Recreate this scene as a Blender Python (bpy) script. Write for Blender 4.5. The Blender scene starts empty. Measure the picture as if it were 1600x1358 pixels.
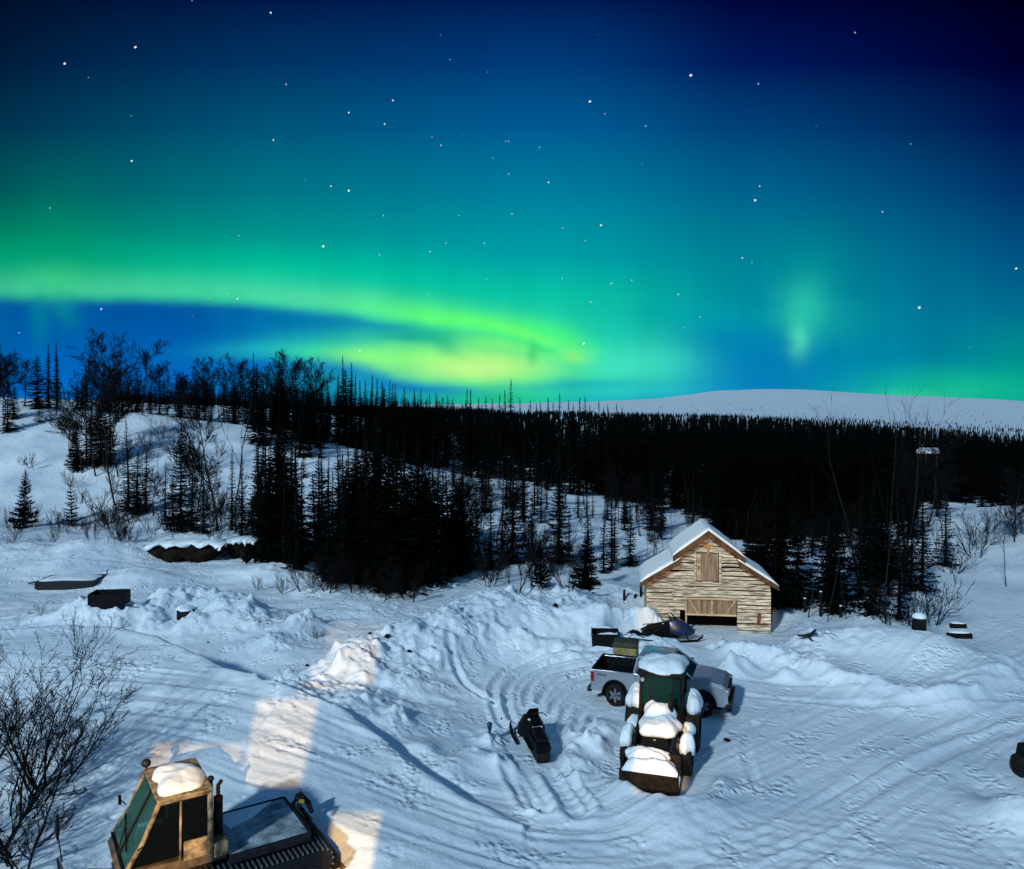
import bpy, math, random
import numpy as np
from mathutils import Vector, Matrix
C = bpy.context.scene.collection
SC = bpy.context.scene
R = math.radians
H = 11.0                      # eye height above the yard
F = 1250.0                    # focal length in photo pixels (photo is 1600 wide, horizon at y=640)

# ------------------------------------------------------------------ camera
cam_d = bpy.data.cameras.new('camera'); cam = bpy.data.objects.new('camera', cam_d); C.objects.link(cam)
cam.location = (0, 0, H); cam.rotation_euler = (R(90), 0, 0)
cam_d.sensor_width = 36; cam_d.lens = F / 1600 * 36; cam_d.shift_y = -39 / 1600
cam_d.clip_start = 0.1; cam_d.clip_end = 20000
SC.camera = cam
SC.view_settings.view_transform = 'Standard'; SC.view_settings.look = 'None'
SC.view_settings.exposure = 0.0; SC.view_settings.gamma = 1
SC.cycles.max_bounces = 4; SC.cycles.diffuse_bounces = 2; SC.cycles.glossy_bounces = 2
SC.cycles.transmission_bounces = 3; SC.cycles.transparent_max_bounces = 6

# ------------------------------------------------------------------ moon (the one sun lamp)
MOON_DIR = Vector((0.50, 0.86, 0)).normalized()
MOON_EL = R(29)
sd = bpy.data.lights.new('moon', 'SUN'); so = bpy.data.objects.new('moon', sd); C.objects.link(so)
sd.energy = 2.6; sd.angle = R(3); sd.color = (0.70, 0.90, 1.0)
dv = Vector((MOON_DIR.x * math.cos(MOON_EL), MOON_DIR.y * math.cos(MOON_EL), -math.sin(MOON_EL)))
so.rotation_euler = dv.to_track_quat('-Z', 'Y').to_euler(); so.location = (-20, -30, 30)

# ------------------------------------------------------------------ night sky with aurora (world)
def lin(c):
    return tuple(((x / 255 + 0.055) / 1.055) ** 2.4 if x > 10 else x / 255 / 12.92 for x in c)
w = bpy.data.worlds.new('World'); SC.world = w; w.use_nodes = True
NT = w.node_tree; NT.nodes.clear(); L = NT.links
def N(t, **k):
    n = NT.nodes.new(t)
    for a, b in k.items(): setattr(n, a, b)
    return n
def sset(sock, v):
    if isinstance(v, bpy.types.NodeSocket): L.new(v, sock)
    else: sock.default_value = v
def mth(op, a, b=None, c=None, clamp=False):
    n = N('ShaderNodeMath', operation=op, use_clamp=clamp)
    sset(n.inputs[0], a)
    if b is not None: sset(n.inputs[1], b)
    if c is not None: sset(n.inputs[2], c)
    return n.outputs[0]
def mixc(f, a, b):
    n = N('ShaderNodeMix', data_type='RGBA')
    sset(n.inputs[0], f)
    for i, v in ((6, a), (7, b)):
        if isinstance(v, tuple): n.inputs[i].default_value = (*v, 1)
        else: L.new(v, n.inputs[i])
    return n.outputs[2]
def mapr(v, a, b, c=0.0, d=1.0, kind='SMOOTHSTEP'):
    n = N('ShaderNodeMapRange', interpolation_type=kind)
    for i, x in enumerate((v, a, b, c, d)): sset(n.inputs[i], x)
    return n.outputs[0]
tc = N('ShaderNodeTexCoord'); sp = N('ShaderNodeSeparateXYZ'); L.new(tc.outputs['Generated'], sp.inputs[0])
dx, dy, dz = sp.outputs
az = mth('ARCTAN2', dx, dy)                                    # azimuth from north
az = mth('MINIMUM', mth('MAXIMUM', az, -1.0), 1.0)
a3 = mth('POWER', mth('ABSOLUTE', az), 3.0); a3 = mth('MULTIPLY', a3, mth('SIGN', az))
a5 = mth('MULTIPLY', a3, mth('MULTIPLY', az, az))
T = mth('ADD', az, mth('ADD', mth('MULTIPLY', a3, 0.3333), mth('MULTIPLY', a5, 0.150)))
U = mth('MULTIPLY_ADD', T, F, 800)
hyp = mth('SQRT', mth('ADD', mth('MULTIPLY', dx, dx), mth('MULTIPLY_ADD', dy, dy, 1e-4)))
te = mth('DIVIDE', dz, hyp)
V = mth('MULTIPLY_ADD', mth('MULTIPLY', te, mth('SQRT', mth('MULTIPLY_ADD', T, T, 1.0))), -F, 640)
V = mth('MAXIMUM', V, -2500.0)
def ramp(stops):
    n = N('ShaderNodeValToRGB'); cr = n.color_ramp
    L.new(mapr(V, -200.0, 700.0, kind='LINEAR'), n.inputs[0])
    while len(cr.elements) > 1: cr.elements.remove(cr.elements[-1])
    for i, (v, c) in enumerate(stops):
        p = (v + 200) / 900
        e = cr.elements[0] if i == 0 else cr.elements.new(p)
        e.position = p; e.color = (*lin(c), 1)
    return n.outputs[0]
r0 = ramp([(-200, (0, 14, 38)), (0, (0, 15, 42)), (100, (1, 28, 60)), (200, (0, 52, 80)), (300, (0, 88, 90)), (360, (0, 122, 96)), (430, (0, 168, 120)), (520, (0, 150, 150)), (700, (0, 110, 170))])
r1 = ramp([(-200, (0, 15, 50)), (0, (0, 24, 72)), (100, (0, 52, 100)), (200, (0, 84, 120)), (300, (0, 118, 134)), (370, (0, 148, 142)), (430, (0, 195, 155)), (520, (0, 190, 160)), (700, (0, 150, 180))])
r2 = ramp([(-200, (0, 15, 55)), (0, (0, 27, 84)), (100, (0, 58, 120)), (200, (0, 90, 146)), (300, (0, 124, 156)), (400, (0, 158, 166)), (460, (10, 192, 165)), (540, (30, 215, 170)), (600, (10, 185, 195)), (700, (0, 150, 180))])
r3 = ramp([(-200, (0, 3, 35)), (0, (0, 5, 56)), (100, (0, 22, 88)), (200, (0, 64, 118)), (300, (0, 98, 140)), (400, (0, 128, 150)), (500, (0, 142, 164)), (560, (0, 132, 180)), (600, (5, 132, 190)), (700, (0, 130, 170))])
r4 = ramp([(-200, (0, 0, 22)), (0, (0, 0, 28)), (100, (0, 0, 46)), (200, (0, 20, 78)), (300, (0, 52, 106)), (400, (0, 84, 132)), (500, (0, 110, 146)), (560, (0, 130, 148)), (610, (8, 165, 150)), (700, (0, 150, 150))])
col = mixc(mapr(U, 0.0, 420.0, kind='LINEAR'), r0, r1)
col = mixc(mapr(U, 420.0, 800.0, kind='LINEAR'), col, r2)
col = mixc(mapr(U, 860.0, 1200.0), col, r3)
col = mixc(mapr(U, 1200.0, 1580.0, kind='LINEAR'), col, r4)
def blob(col, u, v, su, sv, c, amp, rot=0.0):
    du = mth('SUBTRACT', U, float(u)); dv_ = mth('SUBTRACT', V, float(v))
    cr, sr = math.cos(R(rot)), math.sin(R(rot))
    if rot:
        a = mth('MULTIPLY_ADD', du, cr / su, mth('MULTIPLY', dv_, sr / su))
        b = mth('MULTIPLY_ADD', dv_, cr / sv, mth('MULTIPLY', du, -sr / sv))
    else:
        a = mth('MULTIPLY', du, 1 / su); b = mth('MULTIPLY', dv_, 1 / sv)
    q = mth('MULTIPLY_ADD', a, a, mth('MULTIPLY', b, b))
    g = mth('MULTIPLY', mth('POWER', 2.718, mth('MULTIPLY', q, -1.0)), amp)
    return mixc(g, col, lin(c))
# broad green glow above the arc
col = blob(col, 20, 415, 230, 50, (0, 172, 122), .35)
col = blob(col, 560, 450, 260, 42, (0, 205, 158), .4, 6)
# the arc: centre line as a curve of azimuth
fc = N('ShaderNodeFloatCurve'); L.new(mapr(U, -400.0, 1200.0, kind='LINEAR'), fc.inputs[1])
cv = fc.mapping.curves[0]
ARC = [(-400, 455), (0, 452), (200, 454), (300, 457), (400, 462), (500, 472), (600, 487), (700, 503), (800, 519), (880, 538), (930, 556), (1200, 640)]
for i, (u, v) in enumerate(ARC):
    p = ((u + 400) / 1600, (v - 400) / 250)
    if i == 0: cv.points[0].location = p
    elif i == len(ARC) - 1: cv.points[-1].location = p
    else: cv.points.new(*p)
fc.mapping.update()
wn = N('ShaderNodeTexNoise', noise_dimensions='2D'); wn.inputs['Scale'].default_value = 1.0; wn.inputs['Detail'].default_value = 3
cb = N('ShaderNodeCombineXYZ'); L.new(mth('MULTIPLY', U, 1 / 130), cb.inputs[0]); L.new(mth('MULTIPLY', V, 1 / 45), cb.inputs[1]); L.new(cb.outputs[0], wn.inputs['Vector'])
wob = mth('MULTIPLY_ADD', wn.outputs[0], 9, -4.5)
s = mth('SUBTRACT', mth('ADD', V, wob), mth('MULTIPLY_ADD', fc.outputs[0], 250, 400))
# dark blue gap below the arc
gap = mth('MULTIPLY', mapr(s, 4.0, 26.0), mapr(U, 930.0, 800.0))
gapc = mixc(mapr(U, 250.0, 560.0), mixc(mapr(V, 470.0, 640.0), lin((0, 84, 160)), lin((0, 108, 200))), lin((0, 128, 178)))
gapc = mixc(mapr(U, 600.0, 760.0), gapc, lin((20, 190, 140)))
col = mixc(gap, col, gapc)
# arc light: soft above, sharp below
up = mth('POWER', 2.718, mth('MULTIPLY', mth('POWER', mth('MULTIPLY', s, 1 / 26), 2.0), -1.0))
dn = mth('POWER', 2.718, mth('MULTIPLY', mth('POWER', mth('MULTIPLY', s, 1 / 14), 2.0), -1.0))
isd = mapr(s, -3.0, 3.0)
prof = mth('ADD', mth('MULTIPLY', up, mth('SUBTRACT', 1.0, isd)), mth('MULTIPLY', dn, isd))
along = mth('MULTIPLY', mapr(U, 300.0, 780.0, 0.42, 0.95), mapr(U, 960.0, 880.0))
arcc = mixc(mapr(U, 450.0, 720.0), lin((98, 232, 172)), lin((92, 255, 120)))
col = mixc(mth('MULTIPLY', prof, along), col, arcc)
V0 = V; U0 = U
V = mth('ADD', V, mth('MULTIPLY_ADD', wn.outputs[0], 13, -6.5)); U = mth('ADD', U, mth('MULTIPLY_ADD', wn.outputs[1] if False else wn.outputs[0], -16, 8))
B = [  # u, v, su, sv, colour, amount, rotation
 (470, 505, 120, 12, (0, 110, 170), .35, 4), (430, 545, 110, 18, (30, 180, 195), .75, -4), (500, 552, 70, 20, (50, 225, 165), .7, 0), (520, 522, 90, 12, (0, 160, 180), .5, 0),
 (660, 555, 125, 32, (62, 240, 145), .85, 5), (860, 545, 80, 36, (60, 245, 130), .85, 12), (760, 590, 190, 26, (70, 240, 150), .8, 0),
 (705, 564, 112, 23, (145, 255, 125), 1.0, 5), (760, 570, 95, 24, (190, 253, 140), .8, 0), (600, 562, 62, 14, (140, 255, 140), .6, 3), (575, 560, 55, 12, (140, 252, 125), .7, 4), (900, 556, 22, 10, (165, 255, 110), .7, 14),
 (730, 580, 70, 12, (205, 250, 150), .6, 0), (770, 538, 60, 9, (125, 255, 125), .6, 6), (690, 498, 70, 8, (100, 255, 120), .5, 9), (830, 524, 70, 8, (120, 255, 118), .6, 15),
 (640, 528, 62, 10, (0, 170, 150), .75, 3), (690, 536, 40, 12, (0, 185, 140), .55, 30), (835, 550, 9, 17, (10, 190, 110), .55, 0), (852, 545, 24, 5, (30, 200, 110), .4, 15),
 (1000, 572, 90, 38, (70, 232, 195), .75, 0), (960, 520, 60, 30, (10, 190, 175), .4, 0), (900, 602, 120, 9, (0, 165, 185), .6, -2), (1030, 610, 70, 8, (40, 200, 210), .4, 0),
 (640, 606, 110, 11, (0, 118, 195), .8, 5), (560, 585, 90, 10, (0, 120, 195), .65, 12), (400, 575, 120, 12, (0, 95, 190), .6, 0),
 (1190, 570, 100, 46, (0, 122, 184), .55, 0), (1140, 525, 60, 26, (0, 125, 185), .5, 0), (1090, 495, 120, 20, (0, 160, 175), .4, 4),
 (1270, 430, 60, 60, (0, 150, 150), .5, 0), (1255, 485, 38, 42, (45, 205, 175), .8, -6), (1300, 500, 60, 40, (20, 170, 165), .35, 0), (1248, 530, 16, 26, (85, 228, 190), .7, 0),
 (1490, 608, 140, 30, (20, 190, 145), .8, 0), (1420, 618, 80, 9, (60, 210, 150), .5, 0), (1600, 560, 80, 60, (0, 160, 140), .4, 0),
 (62, 495, 16, 50, (0, 135, 160), .6, 0), (100, 480, 20, 34, (10, 150, 160), .5, -20), (85, 440, 40, 24, (70, 225, 140), .5, 0), (95, 380, 60, 90, (0, 150, 100), .25, 0), (0, 500, 30, 60, (0, 110, 160), .3, 0),
]
for b in B: col = blob(col, *b[:4], b[4], b[5], b[6])
V = V0; U = U0
# faint vertical rays
rn = N('ShaderNodeTexNoise', noise_dimensions='2D'); rn.inputs['Scale'].default_value = 1.0; rn.inputs['Detail'].default_value = 3
cb2 = N('ShaderNodeCombineXYZ'); L.new(mth('MULTIPLY', U, 1 / 55), cb2.inputs[0]); L.new(mth('MULTIPLY', V, 1 / 500), cb2.inputs[1]); L.new(cb2.outputs[0], rn.inputs['Vector'])
vm = N('ShaderNodeVectorMath', operation='SCALE'); L.new(col, vm.inputs[0]); L.new(mth('MULTIPLY_ADD', mth('SUBTRACT', rn.outputs[0], 0.5), mapr(V, 340.0, 500.0, 0.08, 0.22), 0.99), vm.inputs[3])
col = vm.outputs[0]
# stars
BR = [(211, 74), (100, 100), (205, 252), (423, 20), (545, 176), (614, 157), (601, 194), (517, 291), (545, 298), (505, 385), (371, 467), (158, 483), (427, 219), (1079, 118), (921, 159), (857, 285),
      (939, 352), (1160, 403), (1187, 291), (1180, 313), (1436, 481), (1587, 420), (1379, 331), (562, 548), (912, 537)]
FT = [(138, 121), (205, 181), (447, 132), (689, 227), (770, 247), (790, 221), (795, 221), (795, 272), (843, 230), (717, 337), (697, 380), (672, 393), (757, 380), (599, 337), (593, 398), (373, 368), (327, 467),
      (355, 459), (30, 520), (78, 325), (1185, 131), (1336, 51), (1423, 225), (1009, 197), (945, 178), (878, 435), (914, 376), (879, 356), (923, 472), (955, 443), (987, 438), (1060, 460), (1094, 495), (1069, 512), (1175, 410), (800, 334), (703, 93), (675, 214), (668, 460), (760, 436), (300, 1)]
uv = N('ShaderNodeCombineXYZ'); L.new(U, uv.inputs[0]); L.new(V, uv.inputs[1])
def stars(pts, seed):
    rr = random.Random(seed); cur = None
    for (u, v) in pts:
        n = N('ShaderNodeVectorMath', operation='DISTANCE'); L.new(uv.outputs[0], n.inputs[0]); n.inputs[1].default_value = (u, v, 0)
        d = mth('MULTIPLY', n.outputs['Value'], rr.uniform(0.75, 1.3))
        cur = d if cur is None else mth('MINIMUM', cur, d)
    return cur
for (u, v) in [(211, 74), (100, 100), (1436, 481), (1587, 420), (205, 252), (1079, 118), (921, 159)]: BR += [(u + 1.2, v - .6)]
st = mth('MULTIPLY', mapr(stars(BR, 1), 1.8, 0.7), 0.95)
st = mth('MAXIMUM', st, mth('MULTIPLY', mapr(stars(FT, 2), 1.45, 0.5), 0.42))
# thousands of very faint ones
vo = N('ShaderNodeTexVoronoi'); vo.inputs['Scale'].default_value = 38; L.new(tc.outputs['Generated'], vo.inputs['Vector'])
sv = N('ShaderNodeSeparateColor'); L.new(vo.outputs['Color'], sv.inputs[0])
fs = mth('MULTIPLY', mapr(vo.outputs['Distance'], 0.04, 0.012), mth('MULTIPLY', mth('POWER', sv.outputs[0], 5.0), 0.22))
st = mth('MAXIMUM', st, fs)
col = mixc(st, col, (0.95, 0.97, 1.0))
# unseen sky behind the photographer: blue fill glow added to lift the snow shadows
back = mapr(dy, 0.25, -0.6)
FILL_GLOW = (0.085, 0.235, 0.43)
col = mixc(back, col, FILL_GLOW)
ovh = mth('MULTIPLY', mapr(dz, 0.48, 0.95), mth('SUBTRACT', 1.0, back))
col = mixc(ovh, col, (0.03, 0.11, 0.30))
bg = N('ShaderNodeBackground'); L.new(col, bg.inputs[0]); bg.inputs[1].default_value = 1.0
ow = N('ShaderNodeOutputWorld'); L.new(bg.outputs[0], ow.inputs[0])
w.cycles.sampling_method = 'MANUAL'; w.cycles.sample_map_resolution = 512

# ================================================================== helpers
def tag(o, label=None, cat=None, group=None, kind=None):
    if label: o['label'] = label
    if cat: o['category'] = cat
    if group: o['group'] = group
    if kind: o['kind'] = kind
    return o
def empty(name, loc, rz, label, cat, group=None):
    o = bpy.data.objects.new(name, None); C.objects.link(o); o.location = loc; o.rotation_euler = (0, 0, rz)
    o.empty_display_size = .2
    return tag(o, label, cat, group)
class MB:
    def __init__(s): s.v = []; s.f = []
    def add(s, vs, fs, M=None):
        n = len(s.v)
        s.v += [tuple(M @ Vector(q)) for q in vs] if M is not None else [tuple(q) for q in vs]
        s.f += [tuple(i + n for i in f) for f in fs]; return s
    def box(s, x0, x1, y0, y1, z0, z1, M=None):
        return s.add([(x0, y0, z0), (x1, y0, z0), (x1, y1, z0), (x0, y1, z0), (x0, y0, z1), (x1, y0, z1), (x1, y1, z1), (x0, y1, z1)],
                     [(0, 3, 2, 1), (4, 5, 6, 7), (0, 1, 5, 4), (1, 2, 6, 5), (2, 3, 7, 6), (3, 0, 4, 7)], M)
    def obox(s, c, size, rot=(0, 0, 0)):
        from mathutils import Euler
        M = Matrix.Translation(c) @ Euler(rot).to_matrix().to_4x4()
        a, b, d = size[0] / 2, size[1] / 2, size[2] / 2
        return s.box(-a, a, -b, b, -d, d, M)
    def prism(s, poly, axis, c0, c1, M=None):
        n = len(poly)
        def P(a, b, c): return {'y': (a, c, b), 'x': (c, a, b), 'z': (a, b, c)}[axis]
        vs = [P(a, b, c0) for a, b in poly] + [P(a, b, c1) for a, b in poly]
        fs = [tuple(range(n)), tuple(range(2 * n - 1, n - 1, -1))] + [(i, i + n, (i + 1) % n + n, (i + 1) % n) for i in range(n)]
        return s.add(vs, fs, M)
    def loft(s, rings, cap=True):
        n = len(rings[0]); vs = [q for r in rings for q in r]; fs = []
        for i in range(len(rings) - 1):
            for j in range(n): fs.append((i * n + j, i * n + (j + 1) % n, (i + 1) * n + (j + 1) % n, (i + 1) * n + j))
        if cap: fs += [tuple(range(n - 1, -1, -1)), tuple(range((len(rings) - 1) * n, len(rings) * n))]
        return s.add(vs, fs)
    def tube(s, pts, r, n=8, cap=True):
        pts = [Vector(p) for p in pts]; rings = []
        if not isinstance(r, (list, tuple)): r = [r] * len(pts)
        d0 = (pts[1] - pts[0]).normalized(); u = d0.orthogonal().normalized()
        for i, p in enumerate(pts):
            d = (pts[min(i + 1, len(pts) - 1)] - pts[max(i - 1, 0)])
            d = d.normalized() if d.length > 1e-9 else d0
            u = (u - d * u.dot(d)); u = u.normalized() if u.length > 1e-6 else d.orthogonal().normalized()
            w_ = d.cross(u)
            rings.append([p + (u * math.cos(2 * math.pi * k / n) + w_ * math.sin(2 * math.pi * k / n)) * r[i] for k in range(n)])
        return s.loft(rings, cap)
    def cyl(s, p0, p1, r0, r1=None, n=16): return s.tube([p0, p1], [r0, r0 if r1 is None else r1], n)
    def ell(s, c, rad, nu=14, nv=9, jit=0, seed=0, half=False):
        rr = random.Random(seed); rings = []
        for i in range(nv + 1):
            ph = (math.pi * i / nv) if not half else (math.pi / 2 * i / nv)
            ring = []
            for j in range(nu):
                th = 2 * math.pi * j / nu; k = 1 + rr.uniform(-jit, jit)
                sp_ = max(math.sin(ph), .02)
                ring.append((c[0] + rad[0] * sp_ * math.cos(th) * k, c[1] + rad[1] * sp_ * math.sin(th) * k, c[2] + rad[2] * math.cos(ph) * k))
            rings.append(ring)
        return s.loft(rings[::-1])
    def mesh(s, name, mat, smooth=False):
        me = bpy.data.meshes.new(name); me.from_pydata(s.v, [], s.f); me.update()
        if smooth: me.shade_smooth()
        if mat: me.materials.append(mat)
        return me
    def build(s, name, mat, parent=None, smooth=False, bevel=0, label=None):
        o = bpy.data.objects.new(name, s.mesh(name, mat, smooth)); C.objects.link(o)
        if parent: o.parent = parent
        if bevel:
            m = o.modifiers.new('bevel', 'BEVEL'); m.width = bevel; m.segments = 2; m.limit_method = 'ANGLE'; m.angle_limit = R(35)
            if smooth: m.harden_normals = False
        if label: o['label'] = label
        return o

def mat(name, c, rough=.6, metal=0.0, var=.25, scale=6.0, bump=.2, bscale=None, c2=None, coat=0, emit=None, stretch=None, spec=.5):
    m = bpy.data.materials.new(name); m.use_nodes = True; nt = m.node_tree; b = nt.nodes['Principled BSDF']
    t = nt.nodes.new('ShaderNodeTexCoord'); no = nt.nodes.new('ShaderNodeTexNoise'); no.inputs['Scale'].default_value = scale; no.inputs['Detail'].default_value = 6
    src = t.outputs['Object']
    if stretch:
        mp = nt.nodes.new('ShaderNodeMapping'); mp.inputs['Scale'].default_value = stretch; nt.links.new(src, mp.inputs[0]); src = mp.outputs[0]
    nt.links.new(src, no.inputs['Vector'])
    rp = nt.nodes.new('ShaderNodeValToRGB'); nt.links.new(no.outputs[0], rp.inputs[0])
    a = tuple(x * (1 - var) for x in c); d = c2 if c2 else tuple(min(1, x * (1 + var)) for x in c)
    rp.color_ramp.elements[0].position = .35; rp.color_ramp.elements[0].color = (*a, 1)
    rp.color_ramp.elements[1].position = .68; rp.color_ramp.elements[1].color = (*d, 1)
    nt.links.new(rp.outputs[0], b.inputs['Base Color'])
    b.inputs['Roughness'].default_value = rough; b.inputs['Metallic'].default_value = metal; b.inputs['Coat Weight'].default_value = coat
    b.inputs['Specular IOR Level'].default_value = spec
    if bump:
        n2 = nt.nodes.new('ShaderNodeTexNoise'); n2.inputs['Scale'].default_value = bscale or scale * 4; n2.inputs['Detail'].default_value = 4
        nt.links.new(src, n2.inputs['Vector'])
        bp = nt.nodes.new('ShaderNodeBump'); bp.inputs['Strength'].default_value = bump; bp.inputs['Distance'].default_value = .03
        nt.links.new(n2.outputs[0], bp.inputs['Height']); nt.links.new(bp.outputs[0], b.inputs['Normal'])
    if emit:
        b.inputs['Emission Color'].default_value = (*emit[:3], 1); b.inputs['Emission Strength'].default_value = emit[3]
    return m
def glass(name, c, rough=.05):
    m = bpy.data.materials.new(name); m.use_nodes = True; b = m.node_tree.nodes['Principled BSDF']
    b.inputs['Base Color'].default_value = (*c, 1); b.inputs['Roughness'].default_value = rough
    b.inputs['Transmission Weight'].default_value = .9; b.inputs['IOR'].default_value = 1.15
    no = m.node_tree.nodes.new('ShaderNodeTexNoise'); no.inputs['Scale'].default_value = 5
    mr = m.node_tree.nodes.new('ShaderNodeMapRange'); mr.inputs[3].default_value = rough; mr.inputs[4].default_value = rough + .15
    m.node_tree.links.new(no.outputs[0], mr.inputs[0]); m.node_tree.links.new(mr.outputs[0], b.inputs['Roughness'])
    return m
M = {}
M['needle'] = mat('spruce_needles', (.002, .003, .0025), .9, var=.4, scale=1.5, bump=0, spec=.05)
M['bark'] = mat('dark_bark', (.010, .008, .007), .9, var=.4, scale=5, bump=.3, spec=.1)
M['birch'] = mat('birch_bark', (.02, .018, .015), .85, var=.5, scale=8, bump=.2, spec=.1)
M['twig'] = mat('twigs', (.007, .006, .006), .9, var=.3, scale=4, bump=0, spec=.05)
M['willow'] = mat('willow_bark', (.014, .012, .012), .8, var=.4, scale=6, bump=.2, spec=.1)
M['snowcap'] = mat('settled_snow', (.82, .84, .86), .6, var=.04, scale=3, bump=.35, bscale=7, spec=.2)
M['plank'] = mat('weathered_planks', (.42, .29, .17), .85, var=.35, scale=2.2, bump=.5, bscale=9, c2=(.60, .46, .29), stretch=(.35, 3, 4.5), spec=.15)
M['log'] = mat('bleached_siding', (.50, .40, .27), .85, var=.62, scale=2.3, bump=.8, bscale=8, c2=(.80, .70, .54), stretch=(.8, 2, 5.5), spec=.15)
M['barge'] = mat('brown_board', (.11, .055, .028), .8, var=.4, scale=3, bump=.3, spec=.1)
M['door'] = mat('grey_door_boards', (.22, .15, .10), .85, var=.35, scale=2.4, bump=.4, c2=(.34, .24, .165), stretch=(5, 5, .4), spec=.1)
M['orange'] = mat('stained_board', (.42, .20, .05), .7, var=.2, bump=.2)
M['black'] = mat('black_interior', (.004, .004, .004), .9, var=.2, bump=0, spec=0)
M['rust'] = mat('rusty_steel', (.017, .010, .006), .75, .2, var=.6, scale=5, bump=.4, spec=.2)
M['steel'] = mat('dark_steel', (.018, .018, .02), .5, .4, var=.4, scale=6, bump=.2, spec=.3)
M['rubber'] = mat('black_rubber', (.008, .008, .009), .8, var=.3, scale=9, bump=.4, spec=.2)
M['plastic'] = mat('black_plastic', (.004, .004, .005), .6, var=.2, scale=9, bump=.1, spec=.12)
M['paint'] = mat('silver_paint', (.36, .40, .44), .25, .5, var=.06, scale=2, bump=.03, coat=.5)
M['alloy'] = mat('alloy_rim', (.20, .21, .23), .4, .7, var=.15, bump=.05)
M['wind'] = mat('dark_glass', (.006, .009, .011), .08, 0, var=.2, bump=0, spec=.8)
M['teal'] = glass('tinted_cab_glass', (.16, .50, .47))
M['bottle'] = glass('dark_green_cab_glass', (.05, .22, .21))
M['smoke'] = glass('dark_side_glass', (.02, .03, .03))
M['redlens'] = mat('red_lens', (.30, .01, .01), .25, var=.15, bump=.05, coat=.5)
M['lens'] = mat('clear_lens', (.25, .28, .30), .15, .3, var=.15, bump=.05, coat=.6)
M['white'] = mat('white_mark', (.75, .77, .8), .5, var=.05, bump=0)
M['cream'] = mat('cream_cab_paint', (.15, .095, .045), .6, var=.6, scale=6, bump=.4, c2=(.40, .29, .16))
M['cabdark'] = mat('faded_brown_paint', (.10, .065, .035), .7, var=.5, scale=4, bump=.3)
M['deck'] = mat('frosted_deck', (.16, .22, .24), .75, var=.5, scale=3, bump=.4, c2=(.40, .48, .52))
M['olive'] = mat('olive_canvas', (.20, .165, .05), .8, var=.35, scale=4, bump=.5, c2=(.32, .27, .10))
M['blue'] = mat('dark_blue_plastic', (.006, .012, .05), .4, var=.3, bump=.05, coat=.3)
M['yellow'] = mat('yellow_metal', (.35, .25, .02), .6, var=.3, bump=.2)
M['earth'] = mat('bare_earth', (.012, .009, .007), .95, var=.5, scale=3, bump=.8, spec=.05)
M['redpaint'] = mat('dull_red_paint', (.10, .012, .006), .55, var=.3, bump=.1)

# ================================================================== terrain
def hsh(ix, iy, seed):
    n = (ix.astype(np.int64) * 374761393 + iy.astype(np.int64) * 668265263 + seed * 974634777) & 0x7fffffff
    n = ((n ^ (n >> 13)) * 1274126177) & 0x7fffffff
    return ((n ^ (n >> 16)) & 0xffff) / 65535.0
def vn(x, y, seed=0):
    ix = np.floor(x); iy = np.floor(y); fx = x - ix; fy = y - iy
    fx = fx * fx * fx * (fx * (fx * 6 - 15) + 10); fy = fy * fy * fy * (fy * (fy * 6 - 15) + 10)
    a = hsh(ix, iy, seed); b = hsh(ix + 1, iy, seed); c = hsh(ix, iy + 1, seed); d = hsh(ix + 1, iy + 1, seed)
    return (a * (1 - fx) + b * fx) * (1 - fy) + (c * (1 - fx) + d * fx) * fy
def fbm(x, y, oct=4, seed=0, gain=.5):
    t = 0; a = 1; n = 0
    for o in range(oct): t = t + a * (vn(x, y, seed + o * 7) - .5) * 2; n += a; a *= gain; x = x * 2.03 + 11.3; y = y * 2.03 - 7.1
    return t / n
def sm(t): t = np.clip(t, 0, 1); return t * t * (3 - 2 * t)
def G0(px, py, z=0.0):
    D = (H - z) * F / (py - 640); return ((px - 800) / F * D, D)
def poly(pts, z=0.0):
    return [G0(p[0], p[1], p[2] if len(p) > 2 else z) for p in pts]
def pdist(X, Y, P):
    """distance, signed side, arc length at the nearest point of polyline P"""
    best = np.full(X.shape, 1e9); side = np.zeros(X.shape); arc = np.zeros(X.shape); acc = 0
    for (x0, y0), (x1, y1) in zip(P[:-1], P[1:]):
        dx_, dy_ = x1 - x0, y1 - y0; l2 = dx_ * dx_ + dy_ * dy_; l = math.sqrt(l2)
        t = np.clip(((X - x0) * dx_ + (Y - y0) * dy_) / l2, 0, 1)
        d = np.hypot(X - x0 - t * dx_, Y - y0 - t * dy_); m = d < best
        cr = dx_ * (Y - y0) - dy_ * (X - x0)
        best = np.where(m, d, best); side = np.where(m, np.sign(cr), side); arc = np.where(m, acc + t * l, arc); acc += l
    return best, side, arc
def smooth_poly(P, k=2):
    for _ in range(k):
        Q = [P[0]]
        for a, b in zip(P[:-1], P[1:]): Q += [(a[0] * .75 + b[0] * .25, a[1] * .75 + b[1] * .25), (a[0] * .25 + b[0] * .75, a[1] * .25 + b[1] * .75)]
        P = Q + [P[-1]]
    return P
EDGE = smooth_poly(poly([(-500, 1010, 1.8), (60, 985, 1.8), (150, 982, 1.8), (250, 998, 1.8), (340, 1035, 1.8), (450, 1086, 1.6), (560, 1115, 1.3), (640, 1185, .9), (735, 1250, .35), (850, 1300, .05), (1100, 1335, 0)]))
RID2 = smooth_poly(poly([(452, 1085, 1.4), (478, 1040, 1.7), (520, 1005, 1.8), (600, 975, 1.9), (690, 950, 1.8), (770, 925, 1.7), (850, 915, 1.6)]))
RID3 = smooth_poly(poly([(850, 915, 1.6), (900, 935, 1.3), (950, 965, .9), (985, 985, .4)]))
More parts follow.
